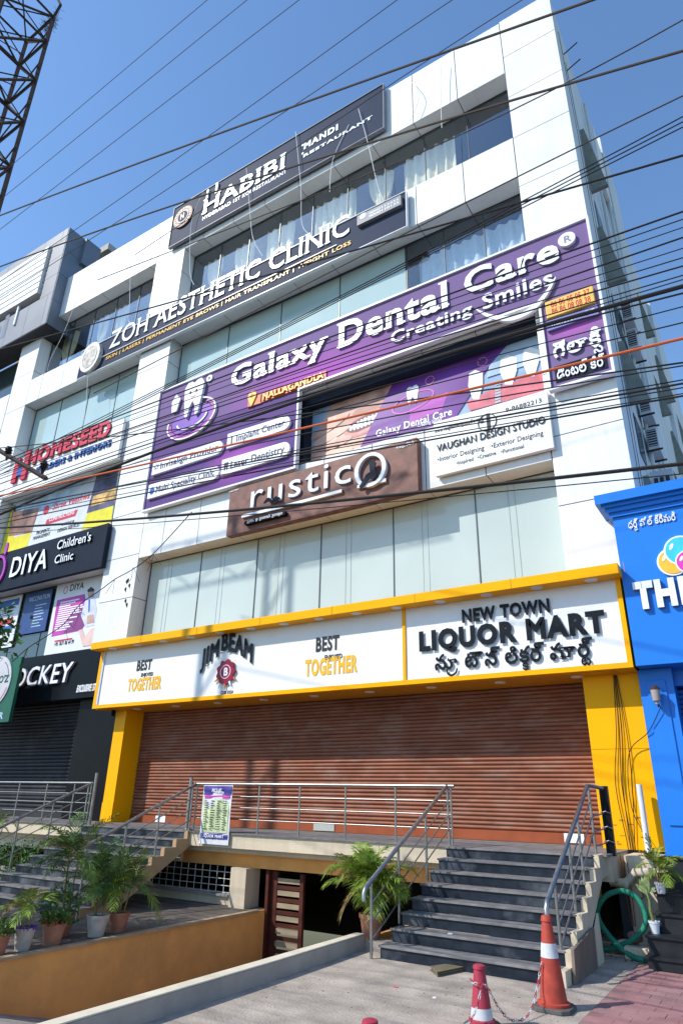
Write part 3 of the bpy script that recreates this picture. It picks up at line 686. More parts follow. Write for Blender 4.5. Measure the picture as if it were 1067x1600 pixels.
for px_ in ((602, 612), (672, 595), (754, 566)): e = at(*px_, PY); ringpoly(t, 'print_ring', mat('print_ring', (.6, .2, .25), .4), e.x, e.z, .16, .16, .03, PY-.034, .004, 0)
# rustico
RY = 15.12
t = board('salon_signboard', 'brown wood signboard reading rustico with large white lettering', RY, -14.38, -7.28, 10.2, 11.9, wood, thick=.26)
text(t, 'rustic', (389, 796), (552, 759), RY, whitel, c=(488, 730), depth=.07, bold=.0, each=True, side=lets, track=.06)
e = at(581, 736, RY); ringpoly(t, 'letter', whitel, e.x, e.z, .54, .56, .13, RY-.001, .12, 0)
ribbon(t, 'underline', whitel, [(380, 808), (458, 789), (536, 768)], [.10, .10, .10], RY, .08); ribbon(t, 'underline', whitel, [(560, 762), (582, 757), (605, 751)], [.10, .10, .10], RY, .08)
ribbon(t, 'mustache', charcoal, [(413, 787), (420, 781), (426, 784), (432, 779), (439, 779)], [.02, .14, .08, .14, .02], RY-.12, .04)
x0, x1, z0, z1 = pxbox((386, 822), (450, 801), RY); B('small_board', black, t, (x0, x1, RY-.14, RY-.001, z0, z1)); text(t, 'Hair & Beauty Studio', (x0+.12, z0+.11), (x1-.1, z1-.12), RY-.14, whitel, bold=.015)
poly(t, 'seated_silhouette', charcoal, [(577, 722), (584, 718), (588, 724), (586, 733), (590, 743), (584, 750), (577, 748), (570, 758), (564, 764), (562, 761), (568, 751), (573, 742), (579, 738)], RY-.13, .04)
text(t, 'रस्टिको', (619, 702), (647, 690), RY, whitel, depth=.02, bold=.02); text(t, 'रस्टिको', (358, 770), (374, 764), RY, whitel, depth=.02, bold=.02)
# vaughan
VY = 15.22
t = board('design_studio_signboard', 'white signboard of a design studio right of the brown salon sign', VY, -6.78, -3.5, 10.55, 12.28, board_m, thick=.14)
ink = mat('ink_black', (.03, .03, .035), .5, var=0)
text(t, 'VAUGHAN DESIGN STUDIO', (-6.7, 11.30), (-3.62, 11.52), VY, ink, depth=.03, bold=.0)
for s_, a, b in (('•Interior Designing', (683, 722), (756, 700)), ('•Exterior Designing', (767, 701), (848, 676)), ('•Inspired', (712.6, 726.5), (739.4, 718)), ('•Creative', (746, 717.5), (774.5, 708)), ('•Functional', (782.4, 709), (818.5, 698))):
    p_ = at(*a, VY); q_ = at(*b, VY); hgt = .15 if 'ing' in s_ else .11
    text(t, s_, (p_.x, p_.z), (q_.x, p_.z+hgt), VY, ink, bold=.012)
e = at(761, 660, VY); ringpoly(t, 'emblem', ink, e.x, e.z, .27, .27, .02, VY-.001, .02, 0)
B('emblem_bar', ink, t, (e.x-.01, e.x+.07, VY-.03, VY-.001, e.z-.22, e.z+.24)); B('emblem_bar', ink, t, (e.x-.2, e.x-.1, VY-.03, VY-.001, e.z+.04, e.z+.08))
text(t, 'www.vaughandesignstudio.com', (-6.75, 11.92), (-5.3, 12.05), VY, ink, bold=.02); text(t, '9-86882213', (-4.65, 11.95), (-3.65, 12.08), VY, ink, bold=.02)
# homeseed
HY = 15.2
t = board('builders_signboard', 'white signboard with raised red HOMESEED lettering at the left', HY, -28.75, -20.95, 14.95, 16.9, board_m, thick=.14)
text(t, 'HOMESEED', (42, 730), (176, 663), HY, redl, c=(48, 708), depth=.07, bold=.09, each=True, side=mat('red_side', (.30, .02, .03), .5))
text(t, 'BUILDERS & INTERIORS', (57, 740), (174, 697), HY, bluel, c=(60, 731), depth=.06, bold=.06, side=mat('blue_side', (.02, .05, .2), .5))
p = at(20, 757, HY); B('emblem', redl, t, (p.x, p.x+.35, HY-.12, HY-.001, p.z, p.z+1.3), (p.x+.75, p.x+1.1, HY-.12, HY-.001, p.z, p.z+1.5)); B('emblem', bluel, t, (p.x+.36, p.x+.74, HY-.121, HY-.001, p.z+.3, p.z+.7))
# property poster
QY = 15.9
t = thing('property_poster', 'property company banner with yellow corners and red title', 'banner', (-25, QY, 12))
B('print', mat('print_white', (.60, .62, .66), .4, var=.08), t, (-29.3, -21.6, QY+.002, QY+.03, 12.0, 15.05))
def lay2(k, m, pts, name='print'): return poly(t, name, m, pts, QY-.005*k, .004)
pyel = mat('print_yellow', (.72, .62, .03), .4); pbr = mat('print_interior', (.30, .16, .12), .4, var=.7, scale=1.6); pnt = mat('print_night', (.10, .10, .18), .4, var=.7, scale=1.5)
lay2(0, pyel, [(0, 870), (20, 790), (26, 790), (22, 840), (50, 832), (42, 856), (4, 866)]); lay2(0, palebl, [(22, 782), (145, 738), (150, 745), (70, 800), (22, 800)])
lay2(1, pbr, [(20, 800), (62, 793), (50, 832), (14, 838)]); lay2(1, pnt, [(152, 742), (186, 728), (178, 790), (136, 802)]); lay2(2, mat('print_lights', (.62, .38, .12), .4, var=.6, scale=3), [(146, 776), (182, 762), (180, 780), (142, 792)])
lay2(1, pyel, [(137, 802), (178, 790), (174, 816), (128, 828)])
text(t, 'Shree Veeshwa', (82, 797), (141, 774), QY, redl, c=(82, 788), bold=.03, shear=.15)
lay2(1, redl, [(74, 812), (122, 796), (118, 806), (71, 820)]); text(t, 'CONSTRUCTIONS', (77, 815), (117, 800), QY-.01, whitel, c=(77, 810), bold=.03)
text(t, 'PROPERTY', (57, 836), (78, 828), QY, ink, c=(57, 831), bold=.03); text(t, 'MANAGEMENT', (52, 844), (79, 834), QY, ink, c=(52, 839), bold=.03); text(t, 'INTERIOR', (97, 822), (117, 814), QY, ink, c=(97, 818), bold=.02); text(t, 'DESIGN SERVICES', (90, 832), (125, 819), QY, ink, c=(90, 827), bold=.03)
e = at(73, 797, QY); MB().disc((e.x, e.z), .22, .25, QY-.006, QY-.001, 8).build('emblem', redl, t)
# diya
DY = 15.15
t = board('children_clinic_signboard', 'dark signboard reading DIYA Childrens Clinic in white', DY, -32, -20.72, 10.2, 12.0, charcoal, thick=.2)
text(t, 'DIYA', (16, 903), (81, 856), DY, whitel, c=(22, 873), depth=.09, bold=.03, each=True, side=drk)
text(t, "Children's", (91, 860), (146, 838), DY, whitel, c=(94, 846), depth=.08, bold=.02, side=drk); text(t, 'Clinic', (87, 882), (118, 868), DY, whitel, c=(90, 869), depth=.08, bold=.02, side=drk)
e = at(0, 892, DY); ringpoly(t, 'emblem', mat('magenta_acrylic', (.45, .05, .40), .4), e.x-.1, e.z, .62, .72, .14, DY-.001, .08, 0); MB().disc((e.x+.2, e.z+1.0), .1, .3, DY-.06, DY-.001, 12).build('emblem', MATS['magenta_acrylic'], t)
# diya poster and others
t = thing('clinic_poster', 'white and magenta clinic poster with a doctor on the dark window', 'poster', (-22.4, 15.95, 7.2))
B('print', mat('poster_white', (.72, .72, .76), .4, var=.04), t, (-24.45, -21.5, 15.94, 15.99, 7.1, 10.24))
def lay3(k, m, pts, name='print'): return poly(t, name, m, pts, 15.937-.005*k, .004)
magp = mat('print_magenta', (.55, .05, .38), .4, var=.15); lay3(0, magp, [(90, 938), (133, 928), (136, 950), (128, 985), (81, 995)])
lay3(.6, mat('print_plum', (.24, .05, .20), .4), [(110, 960), (133, 945), (134, 975), (128, 984), (100, 990)])
lay3(1, mat('print_coat', (.60, .62, .80), .4, var=.2), [(133, 940), (140, 930), (149, 936), (152, 955), (150, 976), (134, 980), (127, 962)]); lay3(2, skin, [(137, 922), (143, 918), (147, 924), (146, 933), (139, 934)]); lay3(3, ink, [(137, 922), (143, 917), (148, 921), (146, 924), (138, 925)]); lay3(2, bluel, [(139, 937), (141.5, 937), (140.5, 955), (138.5, 957)])
lay3(3, skin, [(137, 962), (146, 960), (148, 972), (136, 975)]); lay3(2, mat('print_pale_skin', (.74, .50, .44), .4), [(123, 985), (129, 983), (133, 996), (141, 984), (148, 980), (146, 1008), (130, 1010)])
text(t, 'DIYA', (109, 924), (132, 913), 15.937, charcoal, c=(109, 914), bold=.01); e = at(103, 922, 15.93); ringpoly(t, 'emblem', magp, e.x, e.z, .13, .17, .04, 15.936, .004, 0)
for k in range(14):
    p = at(95-k*.8, 943+k*3.4, 15.93); wd = [1.2, 1.0, .7, 1.5, 1.6, 1.4, 1.5, .9, 1.3, .7, 1.1, .9, 1.0, .8][k]; B('print_line', whitel, t, (p.x, p.x+wd, 15.925, 15.929, p.z, p.z+.05))
text(t, '+91 7671 06 44 99', (85, 1010), (116, 1003), 15.937, ink, c=(85, 1004), bold=.03); B('print_line', redl, t, (-23.9, -22.8, 15.93, 15.936, 7.78, 7.84))
t = thing('information_poster', 'dark blue text poster on the window left of the clinic poster', 'poster', (-25.4, 15.95, 8))
x0, x1, z0, z1 = pxbox((30, 975), (81, 921), 15.98); B('print', mat('print_navy', (.035, .07, .22), .4), t, (-26.6, -24.75, 15.96, 16.0, 8.35, 10.15))
text(t, 'COLPOSCOPY PRICE LIST'[:0]+'CHILDREN HEART CARE'[:0]+'VACCINATION', (-26.3, 9.75), (-24.85, 9.95), 15.955, palebl, bold=.03)
for k in range(8): B('print_line', palebl, t, (-25.75, -24.95-U(0, .3), 15.952, 15.957, 9.5-k*.13, 9.54-k*.13))
t = thing('health_poster', 'pale poster with red and blue bands at the left edge window', 'poster', (-28, 15.95, 8))
B('print', MATS['poster_white'], t, (-29.3, -26.9, 15.96, 16.0, 7.9, 10.2)); B('print', bluel, t, (-29.2, -27.05, 15.95, 15.956, 9.75, 10.05)); B('print', redl, t, (-28.6, -27.2, 15.95, 15.956, 8.95, 9.2)); B('print', bluel, t, (-28.8, -27.1, 15.95, 15.956, 8.6, 8.85))
for k in range(4): B('print_line', bluel, t, (-29.0, -27.1-U(0, .5), 15.95, 15.956, 9.35+k*.09, 9.38+k*.09))
# jockey
JY = 15.15
t = board('garment_shop_signboard', 'black signboard reading JOCKEY above the closed black shutter', JY, -32, -19.9, 5.32, 7.05, black, thick=.6)
text(t, 'JOCKEY', (-25.1, at(32, 1074, JY).z), (at(116.5, 1039, JY).x, at(117, 1041, JY).z), JY, whitel, c=(38, 1045), depth=.10, bold=.02, each=True, side=lets, shear=.12)
p_ = at(121, 1082, JY); text(t, 'EXCLUSIVE STORE', (p_.x, p_.z), (-19.5, p_.z+.24), JY, whitel, depth=.05, bold=.03, shear=.12)
# green sign
t = thing('green_round_sign', 'green hanging signboard with a white round emblem at left edge', 'sign', (-25, 14.3, 5))
grn = mat('green_sheet', (.01, .10, .06), .4); gY = 14.2
x0, x1, z0, z1 = -28, at(35, 1026, gY).x, at(22, 1127, gY).z, at(35, 1026, gY).z; B('board', grn, t, (x0, x1, gY, gY+.12, z0, z1))
e = at(-8, 1066, gY); MB().disc((e.x+.1, e.z), .95, .95, gY-.03, gY-.001, 36).build('emblem', mat('emblem_grey_white', (.55, .53, .56), .5), t)
ringpoly(t, 'emblem_ring', redl, e.x+.1, e.z, .86, .86, .03, gY-.031, .006, 0, -1.0, -.3); ringpoly(t, 'emblem_ring', grn, e.x+.1, e.z, .8, .8, .03, gY-.031, .006, 0, .3, 1.1)
text(t, "O'Z", (e.x+.32, e.z-.05), (e.x+.92, e.z+.2), gY-.03, grn, bold=.06, depth=.01); text(t, 'OR', (x1-1.0, z0+.12), (x1-.4, z0+.34), gY, palebl, bold=.06, depth=.01)
# black shop front and shutter
def shutter(parent, x0, x1, z0, z1, Y, m, pitch, name='slat'):
    n = int((z1-z0)/pitch)
    mb = MB(); prof = [(.012, 0), (-.006, .10), (-.030, .35), (-.036, .55), (-.028, .80), (-.004, .93), (.012, 1)]
    vs = []; 
    for xx_ in (x0, x1):
        for a, b in prof: vs.append((xx_, a, b*pitch))
    k = len(prof); fs = [(i, k+i, k+i+1, i+1) for i in range(k-1)]
    me0 = None
    for i in range(n):
        if me0 is None:
            o = MB().add(vs, fs).build(name, m, parent); me0 = o.data
        else:
            o = bpy.data.objects.new(name, me0); COL.objects.link(o); o.parent = parent
        base_loc = -parent.location if parent.type == 'EMPTY' else Vector((0, 0, 0))
        o.location = base_loc+Vector((0, Y+U(-.003, .003), z0+i*pitch)); o.rotation_euler = (0, U(-.0004, .0004), 0)
    return n*pitch+z0
t = thing('black_roller_shutter', 'closed black roller shutter of the garment shop', 'shutter', (-24, 16, 1.44))
shutter(t, -31, -20.95, 1.62, 5.4, 15.95, shutk, .125); B('bottom_bar', shutk, t, (-31, -20.95, 15.9, 15.98, 1.45, 1.62))
t = thing('black_shop_pillar', 'wide matt black pillar between the black shutter and yellow pillar', 'pillar', (-20, 15.7, 1.44)); B('pillar', black, t, (-20.95, -18.66, 15.45, 16.0, 1.44, 5.8)); B('lintel', black, t, (-31, -20.95, 15.75, 16.0, 5.3, 6.9))

# ------------------------------------------------------------------ yellow liquor shop front
t = thing('liquor_fascia', 'long white and yellow fascia reading NEW TOWN LIQUOR MART', 'sign', (-10.8, 15, 4.8))
FX0, FX1 = -19.15, -2.33; FY = 14.63
B('canopy_slab', yellow, t, (-19.25, -2.27, 14.22, 15.38, 6.71, 6.94), bevel=.008)
B('frame', yellow, t, (FX0, FX0+.14, 14.6, 15.35, 4.82, 6.708), (FX1-.1, FX1, 14.6, 15.35, 4.82, 6.708), (FX0+.14, FX1-.1, 14.6, 14.75, 4.82, 4.93), (-7.59, -7.51, 14.6, 14.72, 4.93, 6.708))
B('board', board_m, t, (FX0+.14, -7.59, FY+.01, FY+.08, 4.93, 6.708)); B('board', mat('white_sign_board_right', (.82, .82, .83), .4, var=.03), t, (-7.51, FX1-.1, FY+.01, FY+.08, 4.93, 6.708))
seam = mat('yellow_seam', (.55, .22, .004), .6)
for k in range(7): B('seam', seam, t, (-16.8+k*2.44, -16.79+k*2.44, 14.214, 14.2195, 6.715, 6.935))
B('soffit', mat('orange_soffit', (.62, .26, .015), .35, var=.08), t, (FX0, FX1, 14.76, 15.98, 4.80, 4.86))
B('reveal', mat('pale_reveal', (.60, .60, .66), .5), t, (FX0+.142, FX0+.22, 14.605, 14.638, 4.94, 6.70))
FB = FY+.01
for k in range(14):
    x = -18.35+k*1.19; MB().lathe(x, 14.42, [(0, 6.70), (.13, 6.695), (.14, 6.709)], 20).build('downlight', lamp_m, t, smooth=True)
for k in range(9):
    x = -17.6+k*1.75; MB().lathe(x, 15.15, [(0, 4.79), (.12, 4.787), (.13, 4.80)], 20).build('downlight', lamp_m, t, smooth=True)
text(t, 'NEW TOWN', (722.6, 973), (859, 940), FB, blackl, c=(724, 954), depth=.055, bold=.085, each=True, side=drk, off=.012)
text(t, 'LIQUOR MART', (655.6, 1017), (942, 956), FB, blackl, c=(656, 989), depth=.055, bold=.10, each=True, side=drk, off=.012)
TL = 'న\u0c4dయూ'; 
ribbon(t, 'letter', blackl, [(698, 1046), (700, 1053), (706, 1055), (712, 1051), (714, 1044)], [.02, .045, .045, .045, .03], FB-.035, .012)
text(t, 'నూ టౌన్ లిక_కర్ మార_ట్', (680.5, 1047), (921, 1003), FB, blackl, c=(682, 1025), depth=.05, bold=.055, side=drk, off=.012)
for bx, by, dx in ((213.4, 1047, 0), (493, 1018, 1)):
    if not dx:
        text(t, 'BEST', (213.4, 1048), (238.5, 1031), FB, ink, c=(214, 1033), depth=.012, bold=.07); text(t, 'ENJOYED', (220.5, 1057.5), (240.5, 1050), FB, ink, c=(221, 1052), depth=.012, bold=.03); text(t, 'TOGETHER', (199.5, 1080), (253, 1059), FB, yelltr, c=(200, 1062), depth=.012, bold=.08)
    else:
        text(t, 'BEST', (493, 1018), (530, 994), FB, ink, c=(494, 997), depth=.012, bold=.07); text(t, 'ENJOYED', (507, 1031), (535, 1022), FB, ink, c=(507, 1024), depth=.012, bold=.04); text(t, 'TOGETHER', (477, 1056), (557.5, 1026), FB, yelltr, c=(478, 1032), depth=.012, bold=.08)
zb = at(358, 1020, FB).z
text(t, 'JIM', (at(317, 1038, FB).x, at(318, 1042, FB).z), (at(342, 1038, FB).x, at(318, 1040, FB).z+.47), FB, blackl, depth=.05, bold=.07, each=True, side=drk, off=.012, serif=.05, arch=lambda u: .28*u)
text(t, 'BEAM', (at(346, 1020, FB).x, zb-.0), (at(397, 1020, FB).x, zb+.52), FB, blackl, depth=.05, bold=.07, each=True, side=drk, off=.012, serif=.05, arch=lambda u: .10-.50*u*u)
e = at(355, 1050, FB); MB().prism([(e.x+(.34+.03*math.cos(9*a))*math.cos(a), e.z+(.34+.03*math.cos(9*a))*math.sin(a)) for a in [i*2*PI/72 for i in range(72)]], FB-.07, FB-.03).build('seal', mat('seal_red', (.28, .01, .04), .35), t)
ringpoly(t, 'seal_ring', whitel, e.x, e.z, .2, .2, .02, FB-.07, .006, 0); text(t, 'B', (e.x-.07, e.z-.11), (e.x+.09, e.z+.11), FB-.07, whitel, bold=.06)
for k in range(5): a = -PI/2+(k-2)*.5; MB().prism([(e.x+.3*math.cos(a-.15), e.z+.3*math.sin(a-.15)), (e.x+.3*math.cos(a+.15), e.z+.3*math.sin(a+.15)), (e.x+.5*math.cos(a), e.z+.5*math.sin(a))], FB-.06, FB-.03).build('seal_ribbon', [mat('seal_orange', (.7, .2, .05), .4), whitel][k % 2], t)
text(t, 'CLUB SODA', (345, 1085), (365, 1079), FB, ink, c=(345, 1080), depth=.008, bold=.03)
t = thing('left_yellow_pillar', 'narrow yellow pillar at the left end of the brown shutter', 'pillar', (-18.4, 15.2, 1.44)); B('pillar', yellow, t, (-18.65, -18.15, 15.2, 16.0, 1.445, 4.80)); B('skirting', yellow, t, (-18.66, -18.14, 15.185, 15.2, 1.445, 2.0))
t = thing('right_yellow_pillar', 'wide yellow pillar to the right of the brown shutter', 'pillar', (-2.9, 15.2, 1.44)); B('pillar', yellow, t, (-3.5, -2.36, 15.2, 16.0, 1.445, 4.80)); B('seam', seam, t, (-3.49, -2.37, 15.195, 15.1985, 3.3, 3.308)); B('scuffs', mat('scuff_marks', (.45, .22, .03), .8, var=.5, scale=12), t, *[(x_, x_+U(.02, .12), 15.196, 15.1989, z_, z_+U(.01, .03)) for x_, z_ in [(U(-3.45, -2.5), U(1.5, 2.1)) for _ in range(14)]])
t = thing('brown_roller_shutter', 'wide closed reddish brown roller shutter below the liquor fascia', 'shutter', (-10.8, 16, 1.44))
shutter(t, -18.15, -3.5, 1.66, 4.98, 15.97, shut_m, .092)
B('bottom_bar', shutbar, t, (-18.15, -3.5, 15.92, 15.99, 1.45, 1.66)); 
for x in (-16.95, -4.45): B('notice_plate', whitel, t, (x, x+.42, 15.9, 15.918, 1.48, 1.66))
B('meter_plate', mat('grey_plate', (.40, .42, .38), .5), t, (-11.0, -10.35, 15.9, 15.918, 1.47, 1.65)); B('lock_plate', rust, t, (-3.9, -3.82, 15.9, 15.918, 1.5, 1.63))

# ------------------------------------------------------------------ platform, basement front
t = thing('platform', 'raised shop platform with cream fascia edge in front of shutters', 'platform', (-16, 14.5, 0))
B('edge_beam', cream, t, (-13.2, -5.95, 13.4, 13.62, 1.12, 1.41)); B('edge_beam', cream, t, (-45, -17.2, 13.4, 13.62, 1.12, 1.41))
fl = B('floor_slab', tread_m, t, (-45, -3.02, 13.36, 15.99, 1.412, 1.442)); B('slab', cream, t, (-45, -3.04, 13.63, 18, 1.0, 1.411))
B('beam', ochre, t, (-13.6, -3.4, 13.85, 14.2, .70, 1.0)); B('beam', cream, t, (-45, -13.6, 13.75, 14.2, .72, 1.0))
B('column', cream, t, (-11.75, -11.28, 13.6, 14.12, -.12, .70)); B('column_base', ochre, t, (-11.4, -10.86, 13.585, 14.1, -1.4, -.122))
B('sill_wall', cream, t, (-45, -11.75, 13.8, 14.2, -.12, .06)); B('sill', mat('grey_sill', (.3, .29, .28), .7), t, (-45, -11.75, 13.72, 14.2, .062, .10))
B('wall', cream, t, (-18.4, -17.2, 13.7, 14.1, -.12, 1.0))
B('side_wall', cream, t, (-6.6, -6.2, 14.6, 14.9, -1.3, .7))
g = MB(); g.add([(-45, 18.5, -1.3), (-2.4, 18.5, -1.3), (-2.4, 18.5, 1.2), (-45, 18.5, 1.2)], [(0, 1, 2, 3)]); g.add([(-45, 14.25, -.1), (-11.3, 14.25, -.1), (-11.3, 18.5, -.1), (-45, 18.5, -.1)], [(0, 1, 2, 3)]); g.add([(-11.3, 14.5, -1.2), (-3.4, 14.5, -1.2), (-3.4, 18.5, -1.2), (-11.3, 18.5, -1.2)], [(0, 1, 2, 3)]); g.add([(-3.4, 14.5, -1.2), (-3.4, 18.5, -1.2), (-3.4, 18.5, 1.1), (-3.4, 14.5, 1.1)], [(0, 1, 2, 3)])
g.build('basement_wall', mat('basement_shade', (.02, .018, .017), .9), t)  # near-black colour stands for the shade inside the basement
t = thing('basement_grille', 'white wire mesh grille over the dark opening beneath the platform', 'grille', (-13, 13.9, .1))
g = MB()
for k in range(22): g.tube([(-17.1+.245*k, 13.9, .1), (-17.1+.245*k, 13.9, .72)], .010, 5)
for k in range(5): g.tube([(-17.2, 13.895, .12+.145*k), (-11.76, 13.895, .12+.145*k)], .010, 5)
g.build('bar', mat('grille_paint', (.55, .55, .53), .5), t)
t = thing('slatted_gate', 'open wooden slatted basement gate with dark red frame', 'gate', (-10.4, 13.9, -1.1))
gf = mat('gate_red_wood', (.085, .022, .014), .6, var=.3); gc = mat('gate_cream_slat', (.34, .27, .18), .7, var=.2)
B('frame', gf, t, (-10.78, -10.62, 13.95, 14.03, -1.15, .66), (-9.98, -9.88, 13.95, 14.03, -1.15, .64), (-10.88, -10.80, 13.85, 14.0, -1.3, .68))
for k in range(7): B('slat', gc, t, (-10.62, -9.98, 13.965, 14.0, .43-k*.25, .53-k*.25)); B('slat', gf, t, (-10.62, -9.98, 13.96, 14.01, .30-k*.25, .38-k*.25))

# ------------------------------------------------------------------ stairs
def stairs(name, label, x0, x1, ytop, tread, n, ztop, zb):
    t = thing(name, label, 'stairs', ((x0+x1)/2, ytop-tread*n, zb)); h = (ztop-zb)/n
    for k in range(n):
        z1 = zb+(k+1)*h; yf = ytop-(n-1-k)*tread
        s_ = B('step', granite, t, (x0, x1, yf, yf+tread+.02, z1-h+.002, z1-.032))
        mb = MB(); mb.box(x0-.02, x1+.02, yf-.03, yf+tread-.031, z1-.03, z1); mb.build('tread', tread_m, s_, bevel=.004)
    return t, h
ST, h1 = stairs('right_staircase', 'dark granite staircase on the right with eight worn steps', -5.95, -3.20, 13.12, .37, 8, 1.44, 0)
def stringer(t, x0, x1, ytop, tread, n, ztop, zb, h, m, low=.0):
    pts = []
    for k in range(n):
        z1 = zb+(k+1)*h; yf = ytop-(n-1-k)*tread-.03; pts += [(yf, z1-h+.0), (yf, z1+.005)]
    pts += [(ytop+.5, ztop+.005), (ytop+.5, ztop-.33), (ytop+.05, ztop-.36)]
    pts += [(ytop-(n-1)*tread+.75, zb)]
    return MB().prismx(pts, x0, x1).build('stringer', m, t)
stringer(ST, -3.20, -3.11, 13.12, .37, 8, 1.44, 0, h1, cream)
o = MB().prismx([(10.75, -.0), (12.0, -.0), (12.02, .52), (10.80, .40)], -3.09, -3.05).build('cladding_slab', mat('loose_granite_slab', (.20, .15, .12), .6, var=.2, scale=4), ST)
o = MB().prismx([(12.05, 0), (12.5, 0), (12.45, .66), (12.1, .42)], -3.10, -3.07).build('cladding_slab', cream, ST)
LT, h2 = stairs('left_staircase', 'wide granite staircase on the left behind the potted palms', -17.1, -13.12, 13.35, .36, 9, 1.44, -.12)
stringer(LT, -13.12, -13.0, 13.35, .36, 9, 1.44, -.12, h2, mat('brown_stringer', (.40, .27, .15), .7, var=.15, scale=3))
BS = thing('shop_steps', 'matt black granite steps in front of the blue shop', 'stairs', (-1, 12.5, 0))
blkst = mat('matt_black_granite', (.022, .023, .027), .5, var=.3, scale=5)
for k, (yf, z1) in enumerate(((12.42, .16), (12.62, .41), (13.0, .67), (13.35, .93), (13.7, 1.18), (14.05, 1.42))):
    s_ = B('step', blkst, BS, (-2.42+(.0 if k < 2 else .1), 4, yf, 15.1, 0 if k == 0 else z1-.26, z1-.03)); mb = MB(); mb.box(-2.45+(.0 if k < 2 else .1), 4, yf-.03, yf+.4, z1-.029, z1); mb.build('tread', blkst, s_)

# ------------------------------------------------------------------ railings
def rail_thing(name, label, tubes_, loc):
    t = thing(name, label, 'railing', loc)
    for nm, pts, r in tubes_: MB().tube(pts, r, 10).build(nm, steel, t, smooth=True)
    return t
T_ = []
for x in (-13.0, -12.0, -10.95, -9.75, -8.5, -7.25, -5.98): T_.append(('post', [(x, 13.5, 1.44), (x, 13.5, 2.5)], .022))
T_.append(('handrail', [(-13.1, 13.5, 2.53), (-5.9, 13.5, 2.53)], .032))
for z in (1.74, 2.0, 2.25): T_.append(('rail', [(-13.0, 13.5, z), (-5.98, 13.5, z)], .012))
rail_thing('platform_railing', 'horizontal steel railing along the platform edge before the brown shutter', T_, (-9.5, 13.5, 1.44))
T_ = []
for x in (-19.2, -20.6, -22, -23.4, -24.8, -17.15, -17.9): T_.append(('post', [(x, 13.5, 1.44), (x, 13.5, 2.5)], .022))
T_.append(('handrail', [(-24, 13.5, 2.53), (-17.1, 13.5, 2.53)], .03))
for z in (1.74, 2.0, 2.25): T_.append(('rail', [(-24.8, 13.5, z), (-17.1, 13.5, z)], .012))
rail_thing('left_platform_railing', 'horizontal steel railing in front of the black shutter', T_, (-20, 13.5, 1.44))
def stair_rail(name, label, x, y0, z0, y1, z1, zb, posts, curl=True, ext=None, drops=(.30, .55, .80)):
    T = []
    pts = [(x, y0, z0), (x, y1, z1)]
    if curl: pts = [(x, y0-.06, z0-.16), (x, y0-.06, z0-.05), (x, y0, z0+.03)]+[(x, y1, z1)]
    if ext: pts += ext
    T.append(('handrail', pts, .036))
    sl = (z1-z0)/(y1-y0)
    for (yp, zp) in posts: T.append(('post', [(x, yp, zp), (x, yp, z0+sl*(yp-y0)-.02)], .024))
    for d in drops: 
        ya = posts[0][0] if True else y0
        za = z0+sl*(ya-y0)-d
        if za < zb+.05: ya += (zb+.05-za)/sl; za = zb+.05
        T.append(('rail', [(x, ya, za), (x, posts[-1][0], z0+sl*(posts[-1][0]-y0)-d)], .013))
    return rail_thing(name, label, T, (x, y0, zb))
stair_rail('stair_railing', 'slanting steel handrail with curled end on the left side of the right staircase', -6.05, 10.25, .95, 13.5, 2.53, 0, [(10.42, 0), (11.35, .36), (12.45, .9), (13.5, 1.44)])
stair_rail('stair_railing', 'slanting steel handrail rising behind the tall traffic cone', -3.27, 10.5, .95, 13.55, 2.56, 0, [(10.95, .36), (11.9, .72), (12.6, 1.08), (13.6, 1.44)], curl=True, ext=[(-3.06, 13.8, 2.52)])
stair_rail('stair_railing', 'slanting steel handrail on the right side of the left staircase', -13.05, 9.9, 1.02, 13.5, 2.53, -.12, [(10.4, -.12), (11.4, .4), (12.35, .93), (13.4, 1.44)], curl=False)
stair_rail('stair_railing', 'slanting steel handrail on the far side of the left staircase', -17.15, 9.9, .98, 13.5, 2.53, -.12, [(10.4, -.12), (11.4, .4), (12.35, .93), (13.4, 1.44)], curl=False)
t = thing('rail_end_post', 'thick steel post with round base plate beside the price list banner', 'post', (-13.15, 13.5, 1.44))
MB().tube([(-13.22, 13.48, 1.44), (-13.22, 13.48, 2.68)], .045, 12).build('post', steel, t, smooth=True); MB().lathe(-13.2, 13.48, [(.17, 1.443), (.17, 1.47), (.06, 1.5)], 20).build('base_plate', steel, t)
t = thing('rail_end_post', 'thick steel post in front of the narrow yellow pillar', 'post', (-17.2, 13.5, 1.44)); MB().tube([(-17.0, 13.5, 1.44), (-17.0, 13.5, 2.8)], .045, 12).build('post', steel, t, smooth=True)
t = thing('black_post', 'battered black post with cable ties at the end of the right handrail', 'post', (-3.05, 13.9, 1.44)); o = B('post', black, t, (-3.13, -2.98, 13.8, 13.9, 1.40, 2.56))
for z in (2.1, 1.85, 1.62): MB().tube([(-3.16, 13.78, z), (-3.05, 13.76, z+.03), (-2.95, 13.78, z-.01)], .009, 6).build('cable_tie', steel, t); MB().tube([(-3.27, 13.6, z-.06), (-3.1, 13.8, z-.01)], .012, 6).build('rail', steel, t)
t = tag(MB().tube([(-2.62, 14.9, .6), (-2.62, 14.95, 2.62)], .055, 10).build('white_pipe', mat('white_pvc', (.66, .67, .70), .5, var=.12, scale=5), None, smooth=True), 'upright white pipe standing against the right yellow pillar', 'pipe')
